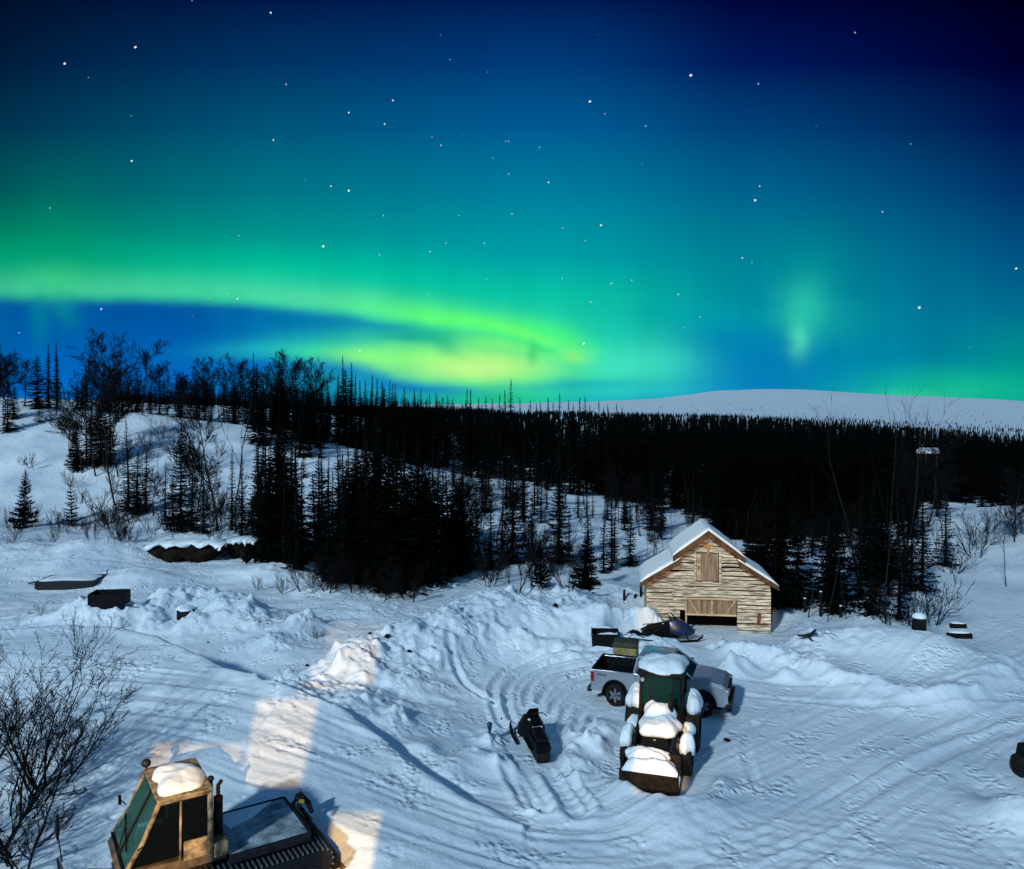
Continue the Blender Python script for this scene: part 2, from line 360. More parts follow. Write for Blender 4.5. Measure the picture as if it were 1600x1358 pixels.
RID4 = smooth_poly(poly([(640, 985, 1.3), (720, 965, 1.2), (790, 985, 1.0), (860, 1012, .4)]))
RID5 = smooth_poly(poly([(1150, 1005, .6), (1240, 1015, .8), (1320, 1045, .9), (1430, 1075, .7), (1535, 1075, .5), (1560, 1040, .4)]))
RID6 = smooth_poly(poly([(140, 945, 1.2), (240, 925, 1.8), (305, 888, 2.2), (345, 915, 2.0), (375, 930, 1.6)]))
RID7 = smooth_poly(poly([(240, 960, .9), (290, 935, 1.0), (330, 965, .7)]))
ROAD = smooth_poly(poly([(-500, 1130), (0, 1150), (300, 1200), (520, 1250), (700, 1292), (900, 1320), (1050, 1300), (1230, 1220), (1400, 1130), (1560, 1060), (1660, 1000)]), 3)
ROADR = smooth_poly(poly([(1720, 1330), (1640, 1130), (1590, 1010), (1545, 930), (1510, 870), (1520, 842)]), 3)
TRACKS = [([(1000, 1020), (930, 1024), (850, 1031), (795, 1046), (768, 1070), (770, 1105), (786, 1140)], .15), ([(1000, 1027), (930, 1032), (862, 1040), (812, 1055), (790, 1078), (792, 1108), (800, 1130)], .15),
          ([(1000, 1036), (940, 1041), (880, 1048), (838, 1062), (822, 1082), (824, 1105)], .14), ([(990, 1048), (930, 1053), (880, 1062), (852, 1078), (842, 1100)], .13),
          ([(985, 1059), (930, 1066), (888, 1080), (866, 1098), (862, 1115)], .13), ([(985, 1070), (935, 1079), (900, 1094), (880, 1118), (876, 1150)], .14), ([(985, 1082), (940, 1094), (914, 1110), (900, 1135), (898, 1160)], .13), ([(980, 1096), (945, 1108), (925, 1128), (918, 1150)], .12),
          ([(700, 1040), (712, 1062), (740, 1085), (770, 1098)], .16),
          ([(790, 1200), (830, 1262)], .22), ([(818, 1200), (850, 1268)], .22), ([(848, 1196), (905, 1275)], .3), ([(868, 1190), (925, 1268)], .12),
          ([(1150, 1060), (1280, 1075), (1400, 1095), (1600, 1070)], .2), ([(1150, 1085), (1300, 1100), (1420, 1112), (1600, 1095)], .2),
          ([(1120, 1330), (1260, 1290), (1330, 1225), (1420, 1170), (1600, 1110)], .25), ([(1060, 1355), (1240, 1320), (1350, 1245), (1450, 1185), (1600, 1135)], .25),
          ([(1185, 1235), (1160, 1170), (1180, 1130)], .15), ([(1240, 980), (1300, 960), (1360, 958)], .2), ([(1380, 1020), (1375, 1010), (1400, 1003)], .15)]
TRACKS = [(smooth_poly(poly(p), 2), wd) for p, wd in TRACKS]; NYARD = 13
# settled objects flatten / heap the snow: (x, y, radius, height)
HEAPS = []
for px, py, r_, h_ in [(1040, 1262, 1.5, .45), (985, 1225, .9, .4), (1105, 1215, .8, .45), (1100, 1248, 1.0, .25), (905, 1150, .9, .4), (935, 1125, .8, .4), (960, 1160, .7, .4), (880, 1170, .6, .25), (900, 1185, .6, .2), (905, 1205, .4, .15),
                       (1040, 992, 1.3, .5), (1065, 988, .9, .35), (1015, 978, 1.3, .35), (1140, 1040, .7, .5), (1160, 1035, .6, .4), (1228, 1050, .5, .5), (1400, 1030, 3.6, .7), (1330, 1005, 2.8, .55), (1470, 1030, 2.6, .55), (1440, 1005, 2.6, .5), (1375, 975, 2.0, .8), (1265, 1010, 1.6, .4),
                       (1590, 1262, 1.1, .55), (1545, 1215, 1.0, -.2), (300, 985, 1.2, .3), (425, 1002, 1.2, .4), (455, 985, 1.4, .5), (480, 978, 1.4, .5), (385, 985, 1.0, .3), (447, 1050, .8, .4), (425, 1056, .5, .2),
                       (700, 1195, .8, .3), (740, 1178, .7, .25), (620, 1140, .8, .3), (660, 1175, .7, .3), (780, 1185, .6, .2), (760, 1150, .4, .15), (820, 985, 2.2, .6), (760, 990, 2.0, .4), (700, 1010, 1.8, .3), (880, 985, 1.6, .4), (120, 880, 4, .8), (30, 870, 4, .7), (210, 905, 2.4, .5),
                       (200, 870, 5, .7), (300, 850, 5, 1.3), (390, 855, 3.5, 1.1), (60, 960, 3, .3), (430, 900, 3, .6), (520, 920, 3, .5), (650, 905, 3, .6), (580, 950, 3.0, .35), (980, 930, 2.4, .5), (940, 915, 2.4, .5), (1230, 965, 1.5, .35), (1420, 955, 2.0, .6)]:
    x_, y_ = G0(px, py, 0.3); HEAPS.append((x_, y_, r_, h_))
def hill(X, Y):
    A = np.interp(X, [-140, -95, -70, -50, -35, -25, -12, 0, 15, 30], [15, 13.6, 12.6, 11.2, 9.9, 7.6, 4.6, 2.2, .2, -.6])
    Y0 = np.interp(X, [-80, -45, -30, -18, 0, 15, 30], [72, 72, 68, 56, 52, 58, 70])
    t = sm((Y - Y0) / (110 - Y0))
    return A * t * (1 - .75 * sm((Y - 128) / 300))
def far(X, Y):
    r = X / np.maximum(Y, 1)
    z1 = np.interp(r, [-.8, -.3, .16, .28, .4, .52, .64, .9], [8, 6, 0, -2, -7, -15, -24, -30])
    t1 = sm(np.log(np.maximum(Y, 90) / 90) / math.log(1300 / 90))
    zm = np.interp(r, [-.9, -.3, 0, .1, .14, .18, .22, .26, .31, .36, .42, .48, .54, .60, .64, .68, .8], [20, 30, 45, 56, 66, 76, 98, 120, 131, 128, 112, 95, 86, 74, 60, 64, 40])
    t2 = sm((Y - 1300) / 3700)
    base = z1 * t1 - 2.0 * sm((Y - 60) / 60) * (1 - t1)
    return base * (1 - t2) + zm * t2 + t2 * (fbm(X / 420, Y / 700, 4, 91)) * 7
def smooth_h(X, Y):
    return hill(X, Y) + far(X, Y) + .6 * sm((-8 - X) / 12) * sm((Y - 44) / 12) + 1.6 * sm((X - 26) / 14) * sm((Y - 46) / 22)
def heights(X, Y, detail=True):
    h = smooth_h(X, Y)
    mid = sm((Y - 44) / 25) * (1 - sm((Y - 300) / 300))
    h = h + mid * (fbm(X / 9, Y / 9, 4, 5) * .55 + fbm(X / 2.6, Y / 3.2, 3, 6) * .16)
    near = (Y < 75) & (Y > 10) & (np.abs(X) < 60)
    x, y = X[near], Y[near]; z = np.zeros(x.shape)
    d, sd_, arc = pdist(x, y, EDGE); sgn = d * -sd_                      # >0 on the camera side
    total = arc.max() if len(arc) else 1
    ex = np.interp(x, [-30, -16, -9, -6.2, -3.6, -1.4, .5, 4], [1.8, 1.9, 1.75, 1.35, .85, .35, .02, 0])
    wob_ = fbm(x / 1.1, y / 1.1, 3, 44) * .35
    sgn2 = sgn + wob_ * .5
    plat = ex * sm((sgn2 + .75) / .9) * (1 - .92 * sm(sgn / np.interp(x, [-15, -5, 5], [11, 8, 5])))
    rim = .13 * np.exp(-((sgn2 - .25) / .35) ** 2) * (ex > .05)
    z += plat + rim
    z -= .55 * np.exp(-((sgn2 + 2.6) / 2.0) ** 2) * sm((-5.5 - x) / 2) * sm((x + 15) / 3)
    lump = 0 * z; zr = 0 * z
    for P, hh, wl, wr in [(RID2, 1.5, 1.9, 3.6), (RID3, 1.2, 2.0, 2.2), (RID4, .9, 1.6, 2.2), (RID5, .55, 1.3, .8), (RID6, 1.3, 2.0, 1.6), (RID7, .45, .8, .7)]:
        d, s_, a = pdist(x + fbm(x / 1.7, y / 1.7, 2, 21) * .5, y + fbm(x / 1.7, y / 1.7, 2, 22) * .5, P)
        # left of travel (s_>0) = away from yard
        wv = np.where(s_ > 0, wl, wr); g = np.exp(-(d / wv) ** 1.7); zr = np.maximum(zr, hh * g * (1 + .22 * fbm(a / 1.5, a * 0 + 3, 2, 30))); lump = np.maximum(lump, g)
    z = (np.maximum(z, 0) ** 3 + zr ** 3) ** (1 / 3) + np.minimum(z, 0)
    for hx, hy, hr, hh in HEAPS:
        q = ((x - hx) ** 2 + ((y - hy) * 1.0) ** 2) / hr ** 2
        g = np.exp(-q * 1.6); z += hh * g; lump = np.maximum(lump, g * (.8 if hr < 1.8 else .4))
    d2, s2, a2 = pdist(x, y, ROAD)
    onroad = 1 - sm((d2 - 2.6) / 2.2); ss = d2 * s2
    z += onroad * (fbm(ss * 2.3, a2 / 9, 3, 61) * .055 + fbm(ss * 6, a2 / 4, 2, 62) * .03)
    d3, s3, a3_ = pdist(x, y, ROADR); on3 = 1 - sm((d3 - 2.5) / 1.5)
    z += on3 * (fbm(d3 * s3 * 2, a3_ / 7, 3, 63) * .06) + .7 * np.exp(-((d3 - 4.2) / 1.3) ** 2) * sm((y - 41) / 5)
    # diagonal grooming marks at the front
    z -= .05 * np.clip(fbm(x / 3.3, y / 3.3, 2, 99) + .1, 0, 1) * 0
    front = sm((23 - y) / 3) * (x > -6)
    z += front * .018 * np.sin((x * .9 + y * 2.6) * 5 + 2.5 * fbm(x / 2, y / 2, 2, 71)) * (.5 + .5 * fbm(x, y, 2, 72))
    packed = np.clip(np.maximum(onroad, on3), 0, 1)
    yard = sm((x + 3) / 3) * sm((34 - y) / 3) * (1 - packed)
    flat = sm(1.6 - np.hypot((x - 1.6) / 3.4, (y - 31.5) / 3.6)); z *= 1 - .85 * flat
    lm = np.clip(lump * 1.2, 0, 1) * (1 - packed * .8) * (1 - .9 * flat)
    b1 = np.maximum(fbm(x * 1.5, y * 1.2, 3, 81), -.3)
    ridged = 1 - np.abs(fbm(x * 1.0, y * .8, 3, 82)) * 2
    z += lm * (.18 * b1 + .13 * ridged + .11 * np.maximum(fbm(x * 3.4, y * 3.0, 2, 83), 0) + .09 * fbm(x * 5.5, y * 5.0, 2, 93))
    # clods scattered at the foot of the banks
    cl = np.maximum(fbm(x * 2.4, y * 2.0, 2, 84) - .28, 0) * .45
    z += (1 - .8 * flat) * cl * np.clip(lm + .45 * yard * np.exp(-((x - 0.5) / 3.5) ** 2), 0, 1)
    z += (1 - packed * .7) * .05 * fbm(x / .8, y / .8, 3, 85) + .06 * fbm(x / 5, y / 5, 2, 86) * (1 - .5 * packed)
    # wind drifts on the untouched snow at left
    dr = sm((-5 - x) / 4) * sm((y - 33) / 5)
    z += dr * (.22 * fbm(x / 5.5, y / 2.6, 3, 87) + .10 * np.abs(fbm(x / 3, y / 1.4, 2, 88)))
    for ti, (P, wd) in enumerate(TRACKS):
        dep = .35 if ti >= NYARD else 1.0
        xs = [p[0] for p in P]; ys = [p[1] for p in P]
        m = (x > min(xs) - 1) & (x < max(xs) + 1) & (y > min(ys) - 1) & (y < max(ys) + 1)
        d, s_, a = pdist(x[m], y[m], P)
        rib = .012 * np.sin(a * 30) if wd > .28 else 0
        z[m] += dep * (-.10 + rib) * np.exp(-(d / wd) ** 4) + dep * .07 * np.exp(-((d - wd * 1.6) / (wd * .5)) ** 2)
    # flat standing places for tractor, truck, barn, snowmobiles
    for fx_, fy_, rx_, ry_, fz_ in [(4.55, 24.8, 1.5, 2.4, 0), (5.6, 29.7, 3.3, 1.5, 0), (.75, 26.2, .9, 1.9, 0), (7.5, 38.0, 2.6, 1.1, 0), (-6.9, 17.6, 3.4, 2.4, 0), (10.2, 42.2, 4.2, 2.9, -.38)]:
        q = ((x - fx_) / rx_) ** 2 + ((y - fy_) / ry_) ** 2
        k = 1 - sm((q - .8) / .9); z = z * (1 - k) + k * (fz_ + 0.02 * fbm(x * 2, y * 2, 2, 90) + (fz_ < 0) * .35 * sm((9.6 - x) / 2.5))
    h[near] += z * (1 - sm((y - 62) / 12))
    return h
def hz(x, y): return float(heights(np.array([float(x)]), np.array([float(y)]))[0])
_Y = np.concatenate([np.arange(13, 60, .12), np.arange(60, 140, .4), np.arange(140, 1300, 3)])
def hit(px, py):
    """where the ray through a photo point meets the terrain"""
    X = (px - 800) / F * _Y; Z = H - (py - 640) / F * _Y
    hh = heights(X, _Y); k = np.argmax(Z <= hh)
    if Z[k] > hh[k]: k = len(_Y) - 1
    return Vector((X[k], _Y[k], hh[k]))

rows = [2.0]
while rows[-1] < 14: rows.append(rows[-1] + .6)
while rows[-1] < 62: rows.append(rows[-1] * 1.0029)
while rows[-1] < 150: rows.append(rows[-1] * 1.008)
while rows[-1] < 9000: rows.append(rows[-1] * 1.02)
rows = np.array([-60, -10.] + rows)
cols = np.concatenate([[-4, -2.4, -1.6, -1.2, -1.0, -.9, -.82, -.76], np.arange(-.72, .7201, .0029), [.76, .82, .9, 1.0, 1.2, 1.6, 2.4, 4]])
YY = np.repeat(rows[:, None], len(cols), 1)
XX = np.maximum(np.abs(YY), 14) * cols[None, :]
XX = np.where(YY < 14, 14 * cols[None, :], XX)
ZZ = heights(XX.ravel(), YY.ravel()).reshape(XX.shape)
nr, nc = XX.shape
me = bpy.data.meshes.new('snow_ground')
co = np.stack([XX, YY, ZZ], -1).reshape(-1, 3).astype(np.float32)
me.vertices.add(nr * nc); me.vertices.foreach_set('co', co.ravel())
i = np.arange(nr - 1)[:, None] * nc + np.arange(nc - 1)[None, :]
q = np.stack([i, i + 1, i + nc + 1, i + nc], -1).reshape(-1, 4).astype(np.int32)
me.loops.add(q.size); me.loops.foreach_set('vertex_index', q.ravel())
me.polygons.add(len(q)); me.polygons.foreach_set('loop_start', np.arange(0, q.size, 4, dtype=np.int32)); me.polygons.foreach_set('loop_total', np.full(len(q), 4, dtype=np.int32))
me.update(calc_edges=True); me.shade_smooth()
def snow_material():
    m = bpy.data.materials.new('snow'); m.use_nodes = True; nt = m.node_tree; b = nt.nodes['Principled BSDF']
    g = nt.nodes.new('ShaderNodeNewGeometry')
    n1 = nt.nodes.new('ShaderNodeTexNoise'); n1.inputs['Scale'].default_value = .22; n1.inputs['Detail'].default_value = 5
    nt.links.new(g.outputs['Position'], n1.inputs['Vector'])
    rp = nt.nodes.new('ShaderNodeValToRGB'); nt.links.new(n1.outputs[0], rp.inputs[0])
    rp.color_ramp.elements[0].position = .3; rp.color_ramp.elements[0].color = (.58, .65, .72, 1)
    rp.color_ramp.elements[1].position = .65; rp.color_ramp.elements[1].color = (.84, .86, .89, 1)
    nt.links.new(rp.outputs[0], b.inputs['Base Color'])
    b.inputs['Roughness'].default_value = .55; b.inputs['Specular IOR Level'].default_value = .25
    prev = None
    vo_ = nt.nodes.new('ShaderNodeTexVoronoi'); vo_.inputs['Scale'].default_value = 5.5; vo_.feature = 'SMOOTH_F1'; nt.links.new(g.outputs['Position'], vo_.inputs['Vector'])
    mk_ = nt.nodes.new('ShaderNodeTexNoise'); mk_.inputs['Scale'].default_value = .8; mk_.inputs['Detail'].default_value = 4; nt.links.new(g.outputs['Position'], mk_.inputs['Vector'])
    mr_ = nt.nodes.new('ShaderNodeMapRange'); mr_.inputs[1].default_value = .5; mr_.inputs[2].default_value = .62; mr_.inputs[3].default_value = 0; mr_.inputs[4].default_value = .9; nt.links.new(mk_.outputs[0], mr_.inputs[0])
    bp = nt.nodes.new('ShaderNodeBump'); bp.invert = True; bp.inputs['Distance'].default_value = .12; nt.links.new(mr_.outputs[0], bp.inputs['Strength']); nt.links.new(vo_.outputs['Distance'], bp.inputs['Height']); prev = bp.outputs[0]
    for sc_, st_, di in ((2.2, .4, .10), (7, .42, .045), (24, .4, .014)):
        n2 = nt.nodes.new('ShaderNodeTexNoise'); n2.inputs['Scale'].default_value = sc_; n2.inputs['Detail'].default_value = 3
        nt.links.new(g.outputs['Position'], n2.inputs['Vector'])
        bp = nt.nodes.new('ShaderNodeBump'); bp.inputs['Strength'].default_value = st_; bp.inputs['Distance'].default_value = di
        nt.links.new(n2.outputs[0], bp.inputs['Height'])
        if prev: nt.links.new(prev, bp.inputs['Normal'])
        prev = bp.outputs[0]
    nt.links.new(prev, b.inputs['Normal'])
    return m
M['snow'] = snow_material(); me.materials.append(M['snow'])
go = bpy.data.objects.new('snow_ground', me); C.objects.link(go); tag(go, 'moonlit snow over the yard, hillside, valley and far mountain', 'ground', kind='structure')

# ================================================================== trees
def spruce_meshes(seed, h=10.0, rad=1.1, whorl=.27, nb=6, droop=.35, low=.06, dens=1.0, thin=False):
    rr = random.Random(seed); t = MB(); c = MB()
    bend = [(rr.uniform(-.12, .12), rr.uniform(-.12, .12)) for _ in range(3)]
    def axis(z):
        k = z / h; return Vector((bend[0][0] * k + bend[1][0] * math.sin(k * 5) * .5, bend[0][1] * k + bend[1][1] * math.sin(k * 4) * .5, z))
    t.tube([axis(h * k / 6) for k in range(7)], [.13 * h / 10 * (1 - k / 6.3) + .01 for k in range(7)], 6)
    z = h * low
    while z < h * .985:
        k = z / h
        prof = (1 - k) ** .85 * (.75 + .25 * math.sin(min(1, k * 7) * 1.57)) if not thin else ((1 - k) ** .6 * (.6 + .4 * rr.random()))
        rw = rad * prof * rr.uniform(.72, 1.2) + .05
        n = max(3, int(nb * dens * (1.0 if k < .8 else .75)))
        a0 = rr.uniform(0, 6.28)
        for j in range(n):
            if rr.random() > .93: continue
            a = a0 + 6.283 * j / n + rr.uniform(-.3, .3); Lb = rw * rr.uniform(.65, 1.18)
            o = axis(z + rr.uniform(-.08, .08)); d = Vector((math.cos(a), math.sin(a), 0)); sd = Vector((-d.y, d.x, 0))
            dr = droop * rr.uniform(.6, 1.3) * (1 - k * .9) - .25 * k
            m = 4 if Lb > .5 else 2
            pts = [o + d * (Lb * q / m) + Vector((0, 0, -dr * Lb * (q / m) ** .8 + .16 * Lb * (q / m) ** 3)) for q in range(m + 1)]
            wd = Lb * .30 + .06
            for q in range(m):                       # ragged needle sprays either side of the bough
                p, p2 = pts[q], pts[q + 1]; f = 1 - q / m * .55
                for sgn in (-1, 1):
                    tip = p2 + sd * sgn * wd * f * rr.uniform(.6, 1.25) + d * Lb * rr.uniform(.0, .12) + Vector((0, 0, -.10 * Lb * rr.uniform(.3, 1.6)))
                    c.add([p, p2, tip], [(0, 1, 2)])
                hang = (p + p2) / 2 + Vector((rr.uniform(-.05, .05), rr.uniform(-.05, .05), -rr.uniform(.10, .24) * min(1, Lb + .2)))
                c.add([p, p2, hang], [(0, 1, 2)])
            c.add([pts[-1] - sd * wd * .3, pts[-1] + sd * wd * .3, pts[-1] + d * Lb * .16], [(0, 1, 2)])
        z += whorl * rr.uniform(.75, 1.25) * (1 if k < .7 else .8)
    top = axis(h * .985)
    c.tube([axis(h * .93), top, top + Vector((0, 0, .22))], [.05, .03, .005], 4)
    return t.mesh('trunk', M['bark'], True), c.mesh('crown', M['needle'])
def bare_meshes(seed, h=9.0, spread=.45, stems=1, levels=4, r0=.09, twig=.011, barkm='birch', lean=.1, crown_from=.3, nchild=(5, 7)):
    rr = random.Random(seed); t = MB(); c = MB()
    def grow(p, d, Ln, r, lev):
        m = 5 if lev < 2 else 3; pts = [p]; rs = [r]; dd = d.copy()
        for q in range(m):
            dd = (dd + Vector((rr.gauss(0, .11), rr.gauss(0, .11), rr.gauss(.04, .07) + .05 * (lev > 0)))).normalized()
            pts.append(pts[-1] + dd * Ln / m); rs.append(max(twig * .5, r * (1 - .72 * (q + 1) / m)))
        (t if lev == 0 else c).tube(pts, rs, 6 if lev == 0 else (4 if lev == 1 else 3), cap=False)
        if lev >= levels - 1: return
        n = rr.randint(*nchild) + (2 if lev == 0 else 0)
        for k in range(n):
            f = crown_from + (1 - crown_from) * (k + rr.random()) / n if lev == 0 else .2 + .8 * (k + rr.random()) / n
            f = min(f, .98); x = f * m; q = min(int(x), m - 1); b = pts[q].lerp(pts[q + 1], x - q)
            ax = (pts[q + 1] - pts[q]).normalized(); o = ax.orthogonal().normalized(); o.rotate(Matrix.Rotation(rr.uniform(0, 6.28), 3, ax).to_quaternion())
            nd = (ax * (1 - spread * rr.uniform(.7, 1.3)) + o * spread * rr.uniform(.8, 1.4)).normalized()
            grow(b, nd, Ln * rr.uniform(.34, .55) * (1.15 - .5 * f), max(twig, rs[q] * .55), lev + 1)
    for s_ in range(stems):
        a = rr.uniform(0, 6.28); ln = lean * rr.uniform(.4, 1.4) * (1 if stems == 1 else 2.2)
        d = Vector((math.cos(a) * ln, math.sin(a) * ln, 1)).normalized()
        off = Vector((math.cos(a), math.sin(a), 0)) * (.12 * stems ** .5 if stems > 1 else 0)
        grow(off + Vector((0, 0, -.15)), d, h * (1 if stems == 1 else rr.uniform(.6, 1.0)), r0 * (1 if stems == 1 else rr.uniform(.5, 1)), 0)
    return t.mesh('trunk', M[barkm], True), c.mesh('crown', M['twig'])
V_NAR = [spruce_meshes(s_, 10, r_, .27, 6, .4, .05) for s_, r_ in ((1, .95), (2, 1.1), (3, .85), (4, 1.25))]
V_WID = [spruce_meshes(s_, 10, r_, .30, 8, .45, .03) for s_, r_ in ((11, 1.9), (12, 2.2), (13, 2.5))]
V_YNG = [spruce_meshes(21, 4, 1.15, .19, 9, .15, .06), spruce_meshes(22, 4, 1.0, .30, 8, .05, .08), spruce_meshes(23, 4, 1.45, .17, 10, .35, .03)]
V_SPR = [spruce_meshes(31, 10, .72, .17, 8, .55, .03), spruce_meshes(32, 10, .62, .17, 8, .6, .04)]
V_BIR = [bare_meshes(41, 9, .5, 1, twig=.024, nchild=(9, 11)), bare_meshes(42, 9, .42, 1, twig=.024, nchild=(9, 11)), bare_meshes(43, 9, .55, 2, 4, .08, .022, nchild=(7, 9)), bare_meshes(44, 9, .5, 1, 4, .08, .024, lean=.25, nchild=(9, 10))]
V_SHR = [bare_meshes(51, 2.6, .38, 7, 3, .026, .012, 'willow', .28, .15, (4, 6)), bare_meshes(52, 2.6, .42, 9, 3, .024, .012, 'willow', .36, .1, (3, 5)), bare_meshes(53, 2.6, .3, 5, 3, .028, .012, 'willow', .2, .2, (4, 5))]
V_POL = [bare_meshes(61, 8, .35, 1, 3, .05, .01, crown_from=.45, nchild=(4, 5)), bare_meshes(62, 8, .3, 1, 3, .045, .01, crown_from=.5, nchild=(3, 4))]
BH = {id(V_NAR): 10.1, id(V_WID): 10.1, id(V_YNG): 4.1, id(V_SPR): 10.1, id(V_BIR): 9.6, id(V_SHR): 2.7, id(V_POL): 8.2}
rt = random.Random(77)
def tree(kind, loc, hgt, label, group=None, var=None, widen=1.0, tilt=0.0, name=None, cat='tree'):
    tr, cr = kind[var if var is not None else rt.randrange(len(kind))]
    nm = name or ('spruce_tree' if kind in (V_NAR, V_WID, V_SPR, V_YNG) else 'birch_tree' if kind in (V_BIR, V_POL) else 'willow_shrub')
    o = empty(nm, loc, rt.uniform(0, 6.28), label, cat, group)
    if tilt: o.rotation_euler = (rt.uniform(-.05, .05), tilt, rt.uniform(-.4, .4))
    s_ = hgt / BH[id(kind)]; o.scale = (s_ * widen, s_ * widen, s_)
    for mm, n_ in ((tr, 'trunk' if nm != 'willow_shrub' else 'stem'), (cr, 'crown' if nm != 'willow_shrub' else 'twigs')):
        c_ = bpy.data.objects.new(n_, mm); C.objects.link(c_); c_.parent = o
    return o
def tree_px(kind, px, base, top, label, group=None, **k):
    p = hit(px, base); zt = H - (top - 640) / F * p.y
    return tree(kind, p - Vector((0, 0, .1)), max(.6, zt - p.z), label, group, **k)
def tree_D(kind, px, D, top, label, group=None, **k):
    x = (px - 800) / F * D; z = hz(x, D); zt = H - (top - 640) / F * D
    return tree(kind, Vector((x, D, z - .1)), max(1.0, zt - z), label, group, **k)
# --- skyline of the hill (left to right): px, depth, top y, kind
sky = [(6, 100, 515, V_BIR, 'bare birch cut by the left picture edge, tallest of the hilltop there'), (22, 103, 548, V_BIR, 'smaller bare birch just right of the birch at the left edge'),
 (12, 98, 590, V_WID, 'dark spruce filling the foot of the birches at the left edge'), (58, 108, 553, V_WID, 'broad spruce on the snowy crest left of the two thin leaning spires'),
 (76, 109, 535, V_SPR, 'left one of two thin spires on the snowy crest'), (89, 108, 531, V_SPR, 'right one of two thin spires on the snowy crest'),
 (150, 104, 532, V_BIR, 'big round-crowned birch on the hilltop, the largest crown at left'), (208, 108, 552, V_BIR, 'bare birch left of the leaning flag-shaped birch'),
 (222, 107, 546, V_BIR, 'birch with flag-shaped crown leaning right on the crest'), (249, 110, 570, V_NAR, 'pointed spruce between the leaning birch and the row of round birches'),
 (276, 112, 553, V_BIR, 'first round bare birch right of the pointed crest spruce'), (315, 112, 560, V_BIR, 'second round bare birch right of the pointed crest spruce'),
 (343, 113, 572, V_BIR, 'low bare birch between two taller round birches'), (372, 113, 567, V_BIR, 'round bare birch directly left of the tall dense spruce'),
 (396, 106, 548, V_NAR, 'tall dense spruce, tallest dark spire at left centre of the skyline'), (437, 106, 556, V_NAR, 'tall spruce spire right of the tallest dark one'),
 (458, 110, 566, V_BIR, 'dense bare birch right of the second tall spruce'), (476, 111, 572, V_BIR, 'bare birch between dense birch and low spruce on the skyline'),
 (503, 112, 586, V_NAR, 'low spruce left of the pair of tall leaning spires'), (537, 108, 553, V_SPR, 'left spire of the tall pair below the green glow'),
 (548, 109, 563, V_SPR, 'right spire of the tall pair below the green glow'), (580, 112, 583, V_SPR, 'thin spire first right of the tall pair'),
 (798, 118, 589, V_NAR, 'lone tall spruce standing above the tree line right of centre'), (790, 119, 606, V_SPR, 'thin spire touching the lone tall spruce')]
for px, D, top, k, lb in sky: tree_D(k, px, D, top, lb, 'trees along the hilltop skyline')
tops = [(527, 585), (562, 592), (596, 592), (606, 590), (618, 594), (632, 602), (648, 605), (658, 606), (671, 612), (683, 611), (697, 614), (727, 604), (736, 605), (748, 618), (757, 616), (769, 620), (781, 613), (812, 618), (828, 622), (838, 628),
        (857, 618), (872, 611), (889, 622), (904, 618), (918, 616), (936, 622), (952, 630), (965, 628), (972, 634), (120, 590), (135, 575), (180, 585), (232, 598), (262, 600), (296, 590), (330, 598), (355, 602), (385, 600), (410, 598), (424, 600), (447, 602), (465, 600), (488, 600), (515, 605),
        (845, 624), (865, 626), (897, 628), (925, 630), (943, 634), (990, 640), (1005, 642), (40, 600)]
for px, top in tops:
    tree_D(V_SPR if rt.random() < .45 and px > 500 else V_NAR, px + rt.uniform(-2, 2), rt.uniform(112, 124), top, 'small pointed spruce in the crowded dark skyline row', 'small spruces of the skyline row')
